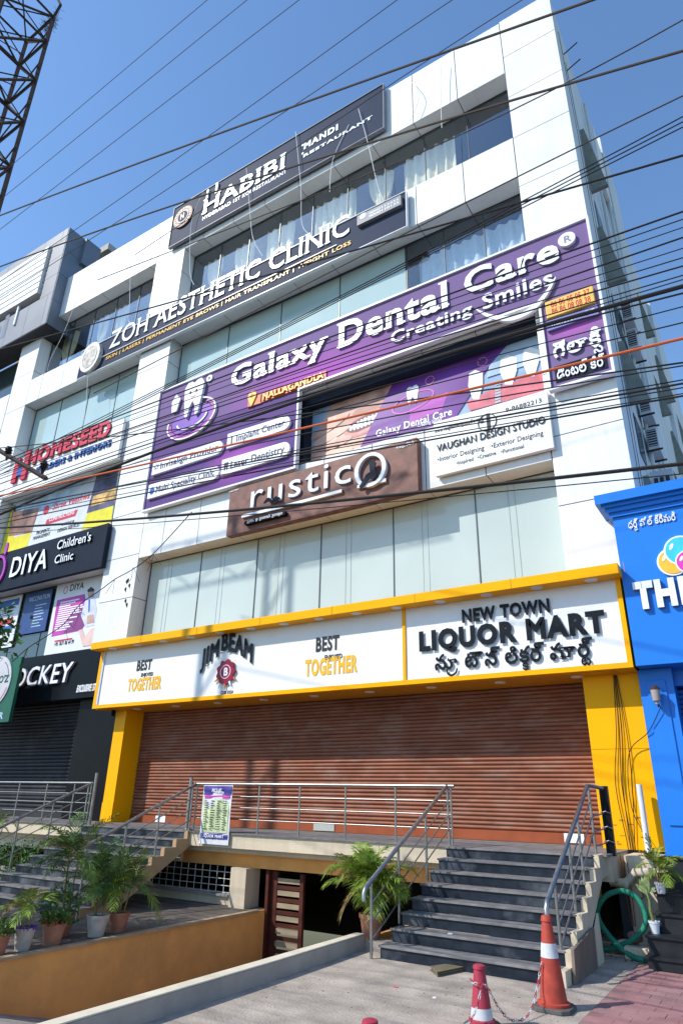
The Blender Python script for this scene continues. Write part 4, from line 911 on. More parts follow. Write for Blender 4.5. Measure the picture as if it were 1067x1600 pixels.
# price list banner
t = thing('price_banner', 'small printed price list banner hung on the platform railing', 'banner', (-12.4, 13.34, 1.3))
bY = 13.33
def crumple(x0, x1, z0, z1, Y, m, nm, n=10, amp=.012, sk=.0):
    vs = []; 
    for j in range(n+1):
        for i in range(n+1):
            u, v = i/n, j/n; vs.append((x0+(x1-x0)*u+sk*v, Y+amp*math.sin(u*9+v*3)+amp*.6*math.sin(v*7+2), z1+(z0-z1)*v))
    return MB().add(vs, [(j*(n+1)+i, (j+1)*(n+1)+i, (j+1)*(n+1)+i+1, j*(n+1)+i+1) for j in range(n) for i in range(n)]).build(nm, m, t, smooth=True)
crumple(-12.62, -11.66, 1.18, 2.5, bY, mat('banner_white', (.66, .66, .70), .5, var=.12, scale=5), 'sheet')
crumple(-12.6, -11.68, 2.28, 2.48, bY-.006, mat('banner_indigo', (.06, .045, .25), .5), 'print', 10); crumple(-12.56, -11.72, 2.2, 2.27, bY-.008, magp, 'print', 10)
crumple(-12.56, -11.72, 1.44, 2.19, bY-.008, mat('banner_green', (.58, .66, .38), .5, var=.2, scale=6), 'print', 10); crumple(-12.58, -11.70, 1.30, 1.42, bY-.008, MATS['banner_indigo'], 'print', 10)
text(t, 'PRICE LIST', (-12.3, 2.34), (-11.98, 2.42), bY-.03, whitel, bold=.04)
g = MB()
for c_ in range(4):
    for r_ in range(13): x = -12.5+c_*.2; z = 2.13-r_*.052; g.box(x, x+U(.07, .15), bY-.032, bY-.03, z, z+.018)
o = g.build('lettering', ink, t); o['kind'] = 'stuff'
text(t, 'LIQUOR MART', (-12.5, 1.33), (-11.8, 1.39), bY-.03, whitel, bold=.04)

# ------------------------------------------------------------------ right wall base, pipes, hose, debris
t = thing('basement_side_wall', 'cream plastered wall with drain pipe below the right yellow pillar', 'wall', (-2.9, 15.3, 0)); B('wall', cream, t, (-2.93, -2.36, 14.2, 15.9, 0, 1.40)); B('wall', cream, t, (-3.4, -2.94, 14.9, 15.9, .8, .99))
MB().tube([(-3.2, 14.1, .98), (-2.95, 14.08, .96), (-2.85, 14.08, 1.02), (-2.75, 14.06, 1.14), (-2.5, 14.06, 1.16), (-2.2, 14.06, 1.14)], .075, 12).build('drain_pipe', cream, t, smooth=True)
MB().tube([(-2.95, 14.07, .95), (-2.88, 14.07, .93)], .09, 12).build('pipe_collar', cream, t, smooth=True)
B('opening_shade', joint, t, (-3.1, -2.94, 14.2, 14.22, 0, .8))  # dark sheet stands for the shade inside the opening
g = MB()
for k in range(3): g.tube([(-2.98+k*.05, 14.15, 1.4), (-2.96+k*.05, 14.12, .9), (-2.93+k*.03, 14.12, .3)], .008, 5)
g.tube([(-2.72, 14.15, .9), (-2.66, 14.1, .78), (-2.74, 14.08, .70), (-2.66, 14.1, .55), (-2.64, 14.1, .35)], .012, 6); g.build('loose_cable', mat('brown_cable', (.25, .10, .06), .6), t)
hp = [at(x, y, Y) for x, y, Y in ((1009, 1507, 12.80), (990, 1496, 12.9), (966, 1478, 13.0), (947, 1457, 13.15), (935, 1437, 13.3), (934, 1418, 13.4), (946, 1400, 13.4), (970, 1392, 13.35), (992, 1401, 13.25), (1005, 1421, 13.15), (1008, 1443, 13.1), (996, 1462, 13.1), (975, 1475, 13.15), (950, 1483, 13.25), (925, 1484, 13.45), (900, 1483, 13.6))]
for p in hp: p.z = max(p.z, .045)
def smoothp(P, k=7):
    out = []; n = len(P)
    for i in range(n-1):
        for j in range(k):
            tt = j/k; p0, p1, p2, p3 = P[max(i-1, 0)], P[i], P[i+1], P[min(i+2, n-1)]
            out.append(.5*((2*p1)+(-p0+p2)*tt+(2*p0-5*p1+4*p2-p3)*tt*tt+(-p0+3*p1-3*p2+p3)*tt**3))
    return out+[P[-1]]
hs = smoothp(hp, 26)
tag(MB().tube(hs, [.040+.0045*(i % 2) for i in range(len(hs))], 12).build('green_hose', hose_m, None, smooth=True), 'coiled ribbed green suction hose lying beside the right staircase', 'hose')
def rock(name, loc, s, m, label, cat):
    bm = bmesh.new(); bmesh.ops.create_icosphere(bm, subdivisions=2, radius=1)
    for v in bm.verts: v.co *= U(.82, 1.12); v.co = Vector((v.co.x*s[0], v.co.y*s[1], v.co.z*s[2]))
    me = bpy.data.meshes.new(name); bm.to_mesh(me); bm.free(); me.materials.append(m); o = bpy.data.objects.new(name, me); COL.objects.link(o); o.location = loc; tag(o, label, cat); return o
rock('rubble_rock', (-2.72, 13.2, .27), (.13, .11, .09), mat('red_rock', (.22, .13, .11), .9, var=.3, scale=8), 'reddish rubble rock inside the loop of the hose', 'rock')
rock('rubble_rock', (-2.88, 13.3, .12), (.22, .16, .1), cream, 'pale broken masonry lump under the reddish rock', 'rock')
o = B('cement_block', cream, None, (-2.85, -2.45, 12.92, 13.2, 0, .17), bevel=.01); tag(o, 'cream cement block at the corner of the black shop steps', 'block')
g = MB()
for k in range(60): x, y = U(-3.9, -2.7), U(12.7, 14.0); s_ = U(.01, .035); g.box(x, x+s_, y, y+s_*U(.5, 1.5), 0, s_*.6)
o = g.build('debris', mat('debris', (.12, .10, .08), .9, var=.4, scale=20), None); o['kind'] = 'stuff'
g = MB()
for k in range(170):
    x, y = U(-6.3, -2.7), U(7.5, 12.6); s_ = U(.004, .012); g.box(x, x+s_*U(1, 3), y, y+s_*U(.5, 2), 0, .004)
o = g.build('litter', mat('litter', (.16, .13, .10), .9, var=.5, scale=20), None); o['kind'] = 'stuff'
for (x, y, s_, c_) in ((-5.0, 9.5, .03, redl), (-4.3, 9.3, .03, whitel), (-5.7, 10.0, .02, whitel), (-2.95, 12.2, .05, whitel), (-4.6, 11.0, .035, whitel)):
    pass
tag(B('paper_scrap', whitel, None, (-5.02, -4.95, 11.0, 11.05, .36, .372)), 'white paper scrap on the second step of the right staircase', 'litter'); tag(B('paper_scrap', redl, None, (-4.98, -4.92, 9.15, 9.18, 0, .006)), 'small red scrap on the concrete apron', 'litter'); tag(B('paper_scrap', whitel, None, (-4.35, -4.31, 9.0, 9.05, 0, .006)), 'small white scrap on the concrete apron by the red cone', 'litter')
# folded mat
t = thing('folded_mat', 'folded olive brown mat lying on the concrete before the steps', 'mat', (-4.8, 10.45, 0))
mm = mat('mat_olive', (.16, .13, .08), .9, var=.2, scale=8); 
for k in range(3):
    vs = []; a = [gz(672, 1517, 0), gz(714, 1511, 0), gz(726, 1518, 0), gz(684, 1527, 0)]
    pts = [(v.x+U(-.01, .01), v.y+U(-.01, .01)) for v in a]; MB().prismz(pts, .004+k*.022, .018+k*.022).build('fold', mm, t, bevel=.004)
p = gz(365, 1524, .02); t = thing('crushed_can', 'crushed grey drink can beside the low kerb wall', 'can', (p.x, p.y, 0)); d = Vector((.09, -.03, 0)); MB().tube([p-d, p-d*.4+Vector((0, .008, .004)), p+d*.5, p+d], [.022, .028, .024, .028], 10).build('can_body', mat('can_metal', (.25, .27, .30), .35, .6), t, smooth=True); MB().tube([p+d, p+d*1.08], [.024, .02], 10).build('can_rim', steel, t)

# ------------------------------------------------------------------ cones and chain
def cone(x, y, H, rb, m, label, name, tip, band, base=True, tilt=0):
    t = thing(name, label, 'traffic cone', (x, y, 0), None); 
    r = lambda z: rb+(rb*tip-rb)*(z/H)
    z0 = .05; b0, b1 = band
    MB().lathe(x, y, [(rb*1.12, z0), (rb*1.12, z0+.03), (r(.09), .09), (r(b0), b0)], 28).build('cone_body', m, t, smooth=True)
    MB().lathe(x, y, [(r(b0)+.002, b0), (r(b1)+.002, b1)], 28).build('white_band', conew, t, smooth=True)
    MB().lathe(x, y, [(r(b1), b1), (r(H*.93), H*.93), (r(H*.93)*1.18, H*.935), (r(H)*1.2, H*.985), (r(H)*.9, H), (0, H)], 28).build('cone_top', m, t, smooth=True)
    if base:
        s_ = rb*1.32; c_ = s_*.35; pts = [(x+a, y+b) for a, b in ((-s_, -s_+c_), (-s_+c_, -s_), (s_-c_, -s_), (s_, -s_+c_), (s_, s_-c_), (s_-c_, s_), (-s_+c_, s_), (-s_, s_-c_))]
        MB().prismz(pts, 0, .05).build('base', rubber, t, bevel=.01)
    return t
pc = gz(868, 1578, .0)
cone(-2.96, 9.42, .97, .17, coneo, 'tall faded orange traffic cone with one white band and grey base', 'traffic_cone', .30, (.53, .68))
p2 = (-3.40, 8.25)
cone(p2[0], p2[1], .58, .13, conep, 'shorter pinkish red cone wrapped with a red and white chain', 'traffic_cone', .42, (.06, .19), base=True)
d = ray(578, 1597); tt = (.56-EYE)/d.z; cx, cy = d.x*tt, d.y*tt
cone(cx, cy, .58, .13, conep, 'red cone whose top just shows at the bottom edge', 'traffic_cone', .42, (.12, .26))
chp = [Vector((-3.49, 8.20, .44)), Vector((-3.42, 8.13, .42)), Vector((-3.33, 8.16, .42)), Vector((-3.30, 8.22, .38)), Vector((-3.25, 8.35, .2)), Vector((-3.18, 8.5, .06)), Vector((-3.10, 8.7, .03)), Vector((-3.08, 8.95, .08)), Vector((-3.09, 9.2, .2)), Vector((-3.06, 9.28, .36)), Vector((-3.03, 9.3, .48))]
t = thing('barrier_chain', 'red and white plastic chain strung between the two cones', 'chain', (-3.2, 8.7, 0))
def chain(P, gap=.030):
    pts = smoothp(P, 12); acc = 0; last = pts[0]; k = 0; out = [pts[0]]
    for a, b in zip(pts, pts[1:]):
        acc += (b-a).length
        if acc > gap: out.append(b); acc = 0
    for i in range(len(out)-1):
        p, q = out[i], out[i+1]; d_ = (q-p).normalized(); sd = d_.cross(Vector((0, 0, 1)) if abs(d_.z) < .9 else Vector((1, 0, 0))).normalized()
        if i % 2: sd = sd.cross(d_).normalized()
        ring = [(p+q)/2+d_*(gap*.85*math.cos(a))+sd*(.012*math.sin(a)) for a in [j*2*PI/10 for j in range(11)]]
        MB().tube(ring, .0042, 5, cap=False).build('link', [conep, conew][(i//2) % 2], t)
chain(chp); chain([Vector((-3.33, 8.14, .42)), Vector((-3.37, 8.08, .25)), Vector((-3.42, 8.0, .12)), Vector((-3.5, 7.9, .03))])

# ------------------------------------------------------------------ plants
def frond(P0, dirv, L, droop, m, parent, nl=22, wl=.16, lw=.012, v0=.15):
    mb = MB(); pts = []; n = 10; d_ = Vector(dirv).normalized(); p = Vector(P0); pts.append(p.copy())
    for i in range(n):
        d_ = (d_+Vector((0, 0, -droop/n))).normalized(); p = p+d_*L/n; pts.append(p.copy())
    mb.tube(pts, [.006*(1-.7*i/n)+.001 for i in range(n+1)], 4)
    for j in range(nl):
        u = v0+(1-v0)*j/(nl-1); k = min(int(u*n), n-1); f_ = u*n-k; q = pts[k].lerp(pts[k+1], f_); t_ = (pts[k+1]-pts[k]).normalized()
        sd = t_.cross(Vector((0, 0, 1)));
        if sd.length < .1: sd = Vector((1, 0, 0))
        sd.normalize(); upv = sd.cross(t_).normalized()
        ll = wl*(math.sin(PI*min(1, .25+.75*u))**.6+.25)*U(.8, 1.15)
        for s_ in (-1, 1):
            dr = (sd*s_*U(.7, 1.0)+t_*U(.75, 1.1)+upv*U(-.05, .35)).normalized(); a = q; m1 = q+dr*ll*.5+Vector((0, 0, -.01)); e_ = q+dr*ll+Vector((0, 0, -ll*U(.15, .4)))
            w_ = t_*lw*1.15; mb.add([a-w_*.5, m1-w_, e_, m1+w_, a+w_*.5], [(0, 1, 2, 3, 4)])
    return mb.build('frond', m, parent)
def pot(t, x, y, z, h, r, m, rim=True):
    pr = [(0, z), (r*.68, z), (r*.92, z+h*.82), (r, z+h*.83), (r*1.02, z+h), (r*.9, z+h), (r*.86, z+h*.9)]
    p_ = MB().lathe(x, y, pr, 24).build('pot', m, t, smooth=True); MB().lathe(x, y, [(0, z+h*.9), (r*.88, z+h*.9)], 20).build('soil', soil, t); return p_
def palm(x, y, z, h, r, m, label, L, nf, lm, stems=4, hst=.3, lean=(0, 0), wl=.16, nl=22):
    t = thing('potted_palm', label, 'potted palm', (x, y, z)); pot(t, x, y, z, h, r, m)
    for s_ in range(stems):
        a = s_*2*PI/stems+U(0, 1); q = Vector((x+r*.35*math.cos(a), y+r*.35*math.sin(a), z+h*.9)); top = q+Vector((lean[0]+.08*math.cos(a), lean[1]+.08*math.sin(a), hst*U(.8, 1.2)))
        MB().tube([q, (q+top)/2, top], [.014, .012, .009], 6).build('stem', stem_m, t)
        for k in range(nf//stems):
            b = a+U(-1.6, 1.6)+k*2.2; el = U(.35, 1.5); frond(top, (math.cos(b)*math.cos(el), math.sin(b)*math.cos(el), math.sin(el)), L*U(.55, 1.15), U(.8, 2.4), leafD if R() < .09 else (lm if k % 3 else leafA), t, wl=wl, nl=nl)
    return t
palm(-6.5, 11.2, .12, .36, .21, terrac, 'bushy bright green palm in a terracotta pot at the kerb wall end', .70, 60, leafA, 4, .42, wl=.28, nl=26)
palm(-11.25, 9.45, -.12, .34, .20, potw, 'palm in a whitish pot, second from the right on the terrace edge', .78, 24, leafB, 3, .45, wl=.22, nl=18)
palm(-11.3, 9.98, -.12, .32, .20, terrac, 'dense palm in a terracotta pot, rightmost on the terrace edge', .85, 32, leafB, 4, .42, wl=.22, nl=18)
palm(-11.75, 9.1, -.12, .34, .19, terrac, 'tallest slender palm on the terrace with a red brown stem', .95, 24, leafB, 3, .95, wl=.26, nl=18)
palm(-11.2, 7.95, -.12, .32, .165, potw, 'low palm in a whitish pot ringed with purple flowers', .5, 14, leafA, 3, .3, wl=.2, nl=16)
t = bpy.data.objects[-1] if False else None
def bushy(x, y, z, h, r, m, label, n, size, sp, lm, fl=None, name='potted_plant', cat='potted plant', nopot=False):
    t = thing(name, label, cat, (x, y, z))
    if not nopot: pot(t, x, y, z, h, r, m)
    mb = MB(); top = z+h*.9
    for k in range(n):
        a = U(0, 2*PI); rr = sp*math.sqrt(R()); el = U(0, 1); c = Vector((x+rr*math.cos(a), y+rr*math.sin(a), top+el*size*(1-.4*rr/sp)))
        d_ = Vector((math.cos(a)*U(.2, 1), math.sin(a)*U(.2, 1), U(-.2, .9))).normalized(); sd = d_.cross(Vector((U(-1, 1), U(-1, 1), 1))).normalized(); L = U(.05, .1); w_ = L*.32
        mb.add([c, c+d_*L*.5+sd*w_, c+d_*L, c+d_*L*.5-sd*w_], [(0, 1, 2, 3)])
    mb.build('foliage', lm, t)
    g = MB()
    for k in range(6): a = k; g.tube([(x+.02*math.cos(a), y+.02*math.sin(a), top-.02), (x+sp*.5*math.cos(a), y+sp*.5*math.sin(a), top+size*.7)], .006, 4)
    g.build('stem', stem_m, t)
    if fl:
        g = MB()
        for k in range(60): a = U(0, 2*PI); rr = r*U(.7, 1.1); c = (x+rr*math.cos(a), y+rr*math.sin(a)); g.prismz([(c[0]-.015, c[1]), (c[0], c[1]-.015), (c[0]+.015, c[1]), (c[0], c[1]+.015)], top+U(0, .05), top+.06)
        g.build('flowers', fl, t)
    return t
pfl = mat('purple_flower', (.16, .05, .30), .6)
g = MB()
for k in range(70): a = U(0, 2*PI); rr = .16*U(.75, 1.1); c = (-11.2+rr*math.cos(a), 7.95+rr*math.sin(a)); g.prismz([(c[0]-.015, c[1]), (c[0], c[1]-.015), (c[0]+.015, c[1]), (c[0], c[1]+.015)], .17+U(0, .03), .215)
for o in bpy.data.objects:
    if o.get('label', '').startswith('low palm in a whitish'): g.build('flowers', pfl, o)
bushy(-11.2, 7.5, -.12, .30, .18, terrac, 'dark leaved plant in a terracotta pot at the far left edge', 260, .25, .2, leafB)
bushy(-11.2, 8.5, -.12, .33, .20, terrac, 'dark succulent in a terracotta pot between the whitish pots', 300, .22, .22, leafB, fl=redl)
bushy(-11.7, 8.95, -.12, .2, .19, terrac, 'leafy shrub with small red blooms behind the tall palm', 420, .75, .3, leafC, fl=redl)
bushy(-18.2, 12.6, -.12, .2, .3, terrac, 'broad bright green bush growing behind the left stair railing', 1500, 1.1, 1.1, leafC, name='leafy_bush', cat='bush', nopot=True)
bushy(-19.6, 12.9, -.12, .2, .3, terrac, 'leafy bush at the far left below the platform', 700, 1.0, .8, leafC, name='leafy_bush', cat='bush', nopot=True)
palm(-19.6, 12.4, .5, .3, .2, terrac, 'palm whose fronds enter at the left edge below the railing', .7, 12, leafA, 3, .6, wl=.24, nl=16)
# plants on the black steps
palm(-2.22, 13.25, .93, .16, .085, potpl, 'small feathery palm in a white pot on the black steps', .42, 18, leafA, 3, .22, wl=.15, nl=14)
t = thing('potted_plant', 'broad leaved cane plant in a white pot on a lower black step', 'potted plant', (-2.33, 12.85, .41)); pot(t, -2.33, 12.85, .41, .17, .085, potpl)
MB().tube([(-2.33, 12.85, .55), (-2.36, 12.84, .72), (-2.35, 12.84, .86), (-2.38, 12.84, 1.0)], [.022, .02, .018, .012], 8).build('stem', mat('green_cane', (.16, .22, .06), .6, var=.3, scale=20), t, smooth=True)
for k, (dx, dz, L) in enumerate(((-.3, .9, .26), (.05, 1, .28), (-.6, .5, .2), (.5, .3, .16), (-.2, .7, .22))):
    d_ = Vector((dx, -.25+.1*k, dz)).normalized(); b = Vector((-2.37, 12.84, .92+.015*k)); sd = Vector((d_.z, 0, -d_.x)).normalized(); w_ = L*.2
    MB().add([b, b+d_*L*.3+sd*w_*.8, b+d_*L*.6+sd*w_, b+d_*L, b+d_*L*.6-sd*w_, b+d_*L*.3-sd*w_*.8], [(0, 1, 2, 3, 4, 5)]).build('leaf', mat('variegated_leaf', (.28, .36, .14), .4, var=.5, scale=22), t)

# ------------------------------------------------------------------ blue shop
t = thing('blue_shop', 'bright blue shop front with moulded cornice at the right edge', 'building', (0, 15, 0))
by = 14.6
B('wall', blue, t, (-2.28, 7, by, 17.0, 4.84, 8.12)); B('shell', blue, t, (-2.28, 7, 15.3, 17, 4.5, 4.84))
for k, (z0, z1, pr) in enumerate(((8.10, 8.20, .06), (8.20, 8.30, .12), (8.30, 8.38, .18), (8.38, 8.60, .28))): B('cornice', blue, t, (-2.28-pr, 7, by-pr, 17+pr, z0+.001, z1))
B('pilaster', blue, t, (-2.34, -1.70, 15.05, 15.9, 1.0, 4.83)); B('pilaster_panel', blue, t, (-2.20, -1.84, 15.02, 15.048, 1.9, 4.6), bevel=.01); B('plinth', blue, t, (-2.36, 4, 15.0, 15.9, .0, 1.42))
B('wall', blue, t, (-2.0, 7, 15.9, 17, 0, 4.5))
shutter(t, -1.70, 4, 1.45, 4.5, 15.5, blued, .1)
whb = whitel
xa, xb = at(996, 948, by).x, at(1061, 936, by).x
text(t, 'THIRD', (xa, at(1008, 950, by).z), (xa+(xb-xa)*2.25, at(1008, 912, by).z), by, whitel, depth=.10, bold=.12, each=True, side=lets)
text(t, 'ధర్_డ్'.replace('\u0c4d_', '_')+' పోల్ క్రీమరీ'.replace('\u0c4dర', '_ర', 0), at(981.5, 828, by).x and (981.5, 826), (1055, 808), by, whitel, c=(983, 815), depth=.03, bold=.03)
def ball(px, py, r, m, k):
    e = at(px, py, by); MB().disc((e.x, e.z), r*1.13, r*1.13, by-.05-.02*k, by-.001, 32).build('emblem_rim', whitel, t); MB().disc((e.x, e.z), r, r, by-.062-.02*k, by-.0505-.02*k, 32).build('emblem_ball', m, t)
    MB().prism(ell(e.x-r*.55, e.z+r*.35, r*.12, r*.28, -.5, 0, 2*PI)[:-1], by-.068-.02*k, by-.063-.02*k).build('highlight_print', whitel, t)
ball(1051, 878, .27, mat('yellow_ball', (.85, .50, .05), .3), 0); ball(1063, 861, .28, mat('cyan_ball', (.06, .55, .75), .3), 1); ball(1076, 879, .22, mat('magenta_ball', (.70, .06, .45), .3), 2)
t2 = thing('wall_lamp', 'small carriage wall lamp on the blue pilaster', 'lamp', (-2.0, 14.9, 4.2))
q = at(1024, 1087, 14.85); MB().lathe(q.x, 14.85, [(.0, q.z-.2), (.035, q.z-.16), (.03, q.z-.12), (.075, q.z-.1), (.09, q.z+.12), (.0, q.z+.14)], 16).build('lamp_glass', mat('lamp_smoky_glass', (.35, .30, .28), .2), t2, smooth=True)
MB().lathe(q.x, 14.85, [(.1, q.z+.12), (.06, q.z+.18), (.0, q.z+.22)], 16).build('lamp_cap', rust, t2, smooth=True); MB().tube([(q.x, 14.85, q.z-.14), (q.x, 14.95, q.z-.2), (q.x, 15.05, q.z-.12)], .015, 6).build('bracket', rust, t2)
for k, x in enumerate((-3.02, -2.94, -2.88, -2.80)):
    pts = [Vector((-2.84+.02*k, 15.17, 4.78)), Vector((x+.06+U(-.04, .04), 15.16, 3.6)), Vector((x-.02+U(-.08, .08), 15.15, 2.6)), Vector((x-.05+U(-.1, .1), 15.15, 1.4)), Vector((x-.1, 15.1, .9))]
    tag(MB().tube(smoothp(pts, 5), .009, 5).build('hanging_cable', wire_m, None), ('leftmost', 'second from left', 'third from left', 'rightmost')[k]+' thin dark cable hanging down the right yellow pillar', 'cable', 'cables hanging down the right yellow pillar')
tag(MB().tube(smoothp([Vector((-2.0, 14.95, 4.05)), Vector((-2.3, 15.0, 3.6)), Vector((-2.75, 15.12, 3.2)), Vector((-2.85, 15.14, 2.2)), Vector((-2.6, 15.1, 1.6))], 6), .009, 5).build('hanging_cable', wire_m, None), 'dark cable running from the wall lamp across the yellow pillar', 'cable')
# cctv
t = thing('security_camera', 'small black security camera under the left end of the fascia', 'camera', (-18.6, 15.1, 4.7)); MB().lathe(-18.62, 15.05, [(0, 4.6), (.05, 4.62), (.07, 4.7), (.07, 4.79)], 14).build('camera_body', black, t, smooth=True); MB().disc((-18.62, 4.66), .025, .025, 14.98, 15.0, 10).build('lens', blackl, t)

# ------------------------------------------------------------------ AC units on the side wall
acm = mat('ac_white', (.55, .56, .55), .5, var=.12)
for (y, z, lb) in ((18.9, 16.4, 'topmost air conditioner unit on the shaded side wall'), (19.0, 15.35, 'air conditioner unit just under the topmost one on the side wall'), (18.9, 12.9, 'air conditioner unit on the side wall, third from the top'), (19.3, 11.9, 'air conditioner unit low on the side wall above the blue cornice')):
    t = thing('air_conditioner', lb, 'air conditioner', (-1.5, y, z)); B('body', acm, t, (-1.72, -1.42, y, y+.9, z, z+.75), bevel=.02)
    B('fan_grille', joint, t, (-1.7, -1.45, y-.012, y-.002, z+.1, z+.65)); g = MB()
    for k in range(7): g.box(-1.7, -1.45, y-.02, y-.013, z+.12+k*.08, z+.14+k*.08)
    g.build('louvre', acm, t); B('bracket', rust, t, (-1.8, -1.35, y, y+.04, z-.05, z), (-1.8, -1.35, y+.8, y+.84, z-.05, z))
    MB().disc((0, 0), .01, .01, 0, .01, 6) if False else None
t = thing('side_ventilator', 'small square grid ventilator low on the side wall', 'ventilator', (-1.7, 18.5, 10.5)); B('frame', acm, t, (-1.79, -1.2, 18.9, 18.95, 10.2, 11.0))
g = MB()
for i in range(3):
    for j in range(2): g.box(-1.7+.15*i, -1.6+.15*i, 18.88, 18.899, 10.35+.25*j, 10.53+.25*j)
g.build('opening', joint, t)

# ------------------------------------------------------------------ lattice tower
t = thing('lattice_tower', 'rusty steel lattice tower rising at the left edge', 'tower', (-25, 9.4, 0))
def bar(p, q, r=.045):
    MB().tube([p, q], r, 4).build('bar', rust, t)
KS = 22/9.2; TY = 22.0; tw = 2.3*KS
def leg(k, z):     # four legs, slightly leaning outwards to the head
    cx = -23.45*KS-(z-22*KS)*.035 if z > 22*KS else -23.45*KS
    dx = (0, -tw, -tw, 0)[k]; dy = (0, 0, -tw, -tw)[k]; return Vector((cx+dx, TY+dy, z))
zs = [z*KS for z in (0, 4, 8, 12, 16, 20, 23, 26, 29, 32, 35, 37)]
for k in range(4):
    for a, b in zip(zs, zs[1:]): bar(leg(k, a), leg(k, b), .24)
for a, b in zip(zs, zs[1:]):
    for k in range(4):
        k2 = (k+1) % 4; bar(leg(k, b), leg(k2, b), .16); bar(leg(k, a), leg(k2, b), .17)
        if a > 45: bar(leg(k2, a), leg(k, (a+b)/2), .08)
    bar(leg(0, b), leg(2, b), .09)
top = [leg(k, zs[-1]) for k in range(4)]; ap = (top[0]+top[2])/2+Vector((-4, 0, 12))
q0 = top[0]+Vector((.9, 0, 1.6)); bar(top[0], q0, .16); bar(q0, q0+Vector((-6.5, .3, 11.5)), .16)
for k in range(1, 4): bar(top[k], ap, .12)
g = MB()
for k in range(150):
    c = Vector((top[0].x-2.0+random.gauss(0, .7), TY+.6, zs[-1]+1.3+random.gauss(0, 1.0))); d_ = Vector((U(-1, 1), U(-1, 1), U(-1, 1))).normalized()*.8; g.tube([c, c+d_], .018, 3)
o = g.build('twig_nest', rust, t); o['kind'] = 'stuff'
# sign gantry standing beside the road, left of the picture; its shadow crosses the fascia
t = thing('sign_gantry', 'roadside lattice sign gantry left of the view whose shadow crosses the fascia', 'gantry', (-24, 3, 0))
gx0, gy0 = -24.35, 3.0
for dx in (0, .95): MB().tube([(gx0+dx, gy0, -.02), (gx0+dx, gy0, 25.0)], .11, 8).build('post', rust, t)
for k in range(16): MB().tube([(gx0, gy0, 1+k*1.45), (gx0+.95, gy0, 1+(k+1)*1.45)], .05, 5).build('brace', rust, t)
for z in (24.3, 25.0): MB().tube([(gx0-4.5, gy0, z), (gx0+6.5, gy0, z)], .05, 6).build('beam', rust, t)
for k in range(10): MB().tube([(gx0-4.5+k*1.1, gy0, 24.3 if k % 2 else 25.0), (gx0-4.5+(k+1)*1.1, gy0, 25.0 if k % 2 else 24.3)], .03, 5).build('brace', rust, t)
# roadside tree, mostly left of the picture
t = thing('roadside_tree', 'leafy roadside tree whose outer leaves show at the left edge', 'tree', (-17.2, 6.0, 0))
bark = mat('bark', (.12, .09, .06), .9, var=.3, scale=8, bump=.5)
MB().tube(smoothp([Vector((-17.2, 6.0, -.12)), Vector((-17.1, 6.05, 1.5)), Vector((-17.3, 6.0, 3.0)), Vector((-17.1, 6.1, 4.6))], 5), [.20-.007*i for i in range(16)], 9).build('trunk', bark, t, smooth=True)
for k in range(8):
    a = k*.8; MB().tube([Vector((-17.2, 6.0, 2.6+.15*k)), Vector((-17.2+1.1*math.cos(a), 6+.9*math.sin(a), 3.8+.12*k)), Vector((-17.2+1.9*math.cos(a+.2), 6+1.6*math.sin(a+.2), 4.5+.1*k))], [.07, .045, .015], 6).build('limb', bark, t)
g = MB(); cl = [(-15.7+random.gauss(0, 1.5), 5.4+random.gauss(0, 1.0), 4.8+random.gauss(0, .6)) for _ in range(150)]
cl = [c for c in cl if c[0]/max(c[1], .5) < -2.05 and c[1] < 8]
q = at(-2, 975, 6.0); cl += [(q.x+U(-.5, .02), 6.0+U(-.1, .1), q.z+U(-.35, .25)) for _ in range(7)]
MB().tube([Vector((-15.5, 5.8, 4.3)), Vector((-13.0, 5.9, q.z+.3)), Vector((q.x, 6.0, q.z))], [.05, .03, .01], 6).build('limb', bark, t)
for cx_, cy_, cz_ in cl:
    for k in range(60):
        c = Vector((cx_+random.gauss(0, .24), cy_+random.gauss(0, .24), cz_+random.gauss(0, .2))); d_ = Vector((U(-1, 1), U(-1, 1), U(-1, .5))).normalized(); sd = d_.cross(Vector((U(-1, 1), U(-1, 1), 1))).normalized(); L = U(.09, .17)
        g.add([c, c+d_*L*.5+sd*L*.28, c+d_*L, c+d_*L*.5-sd*L*.28], [(0, 1, 2, 3)])
g.build('crown', leafC, t)

# ------------------------------------------------------------------ utility pole with cross-arm
t = thing('utility_pole', 'steel cross-arm with dark insulators reaching in at the left edge', 'utility pole', (-11.9, 6.0, 0))
P0 = at(-40, 680, 6.0); P1 = at(73, 748, 6.0)
MB().tube([(P0.x, 6.0, 0), (P0.x, 6.0, P0.z+.6)], [.14, .10], 12).build('pole', mat('pole_grey', (.30, .30, .30), .8), t, smooth=True)
MB().tube([P0, P1], .045, 4).build('cross_arm', rust, t)
for px_, py_ in ((14, 705), (69, 728)):
    q = at(px_, py_, 6.0)
    MB().lathe(q.x, 6.0, [(0, q.z+.10), (.05, q.z+.09), (.05, q.z+.05), (.075, q.z+.03), (.05, q.z), (.075, q.z-.03), (.05, q.z-.06), (.03, q.z-.12), (.02, q.z-.2)], 14).build('insulator', mat('insulator_brown', (.02, .015, .02), .2), t, smooth=True)
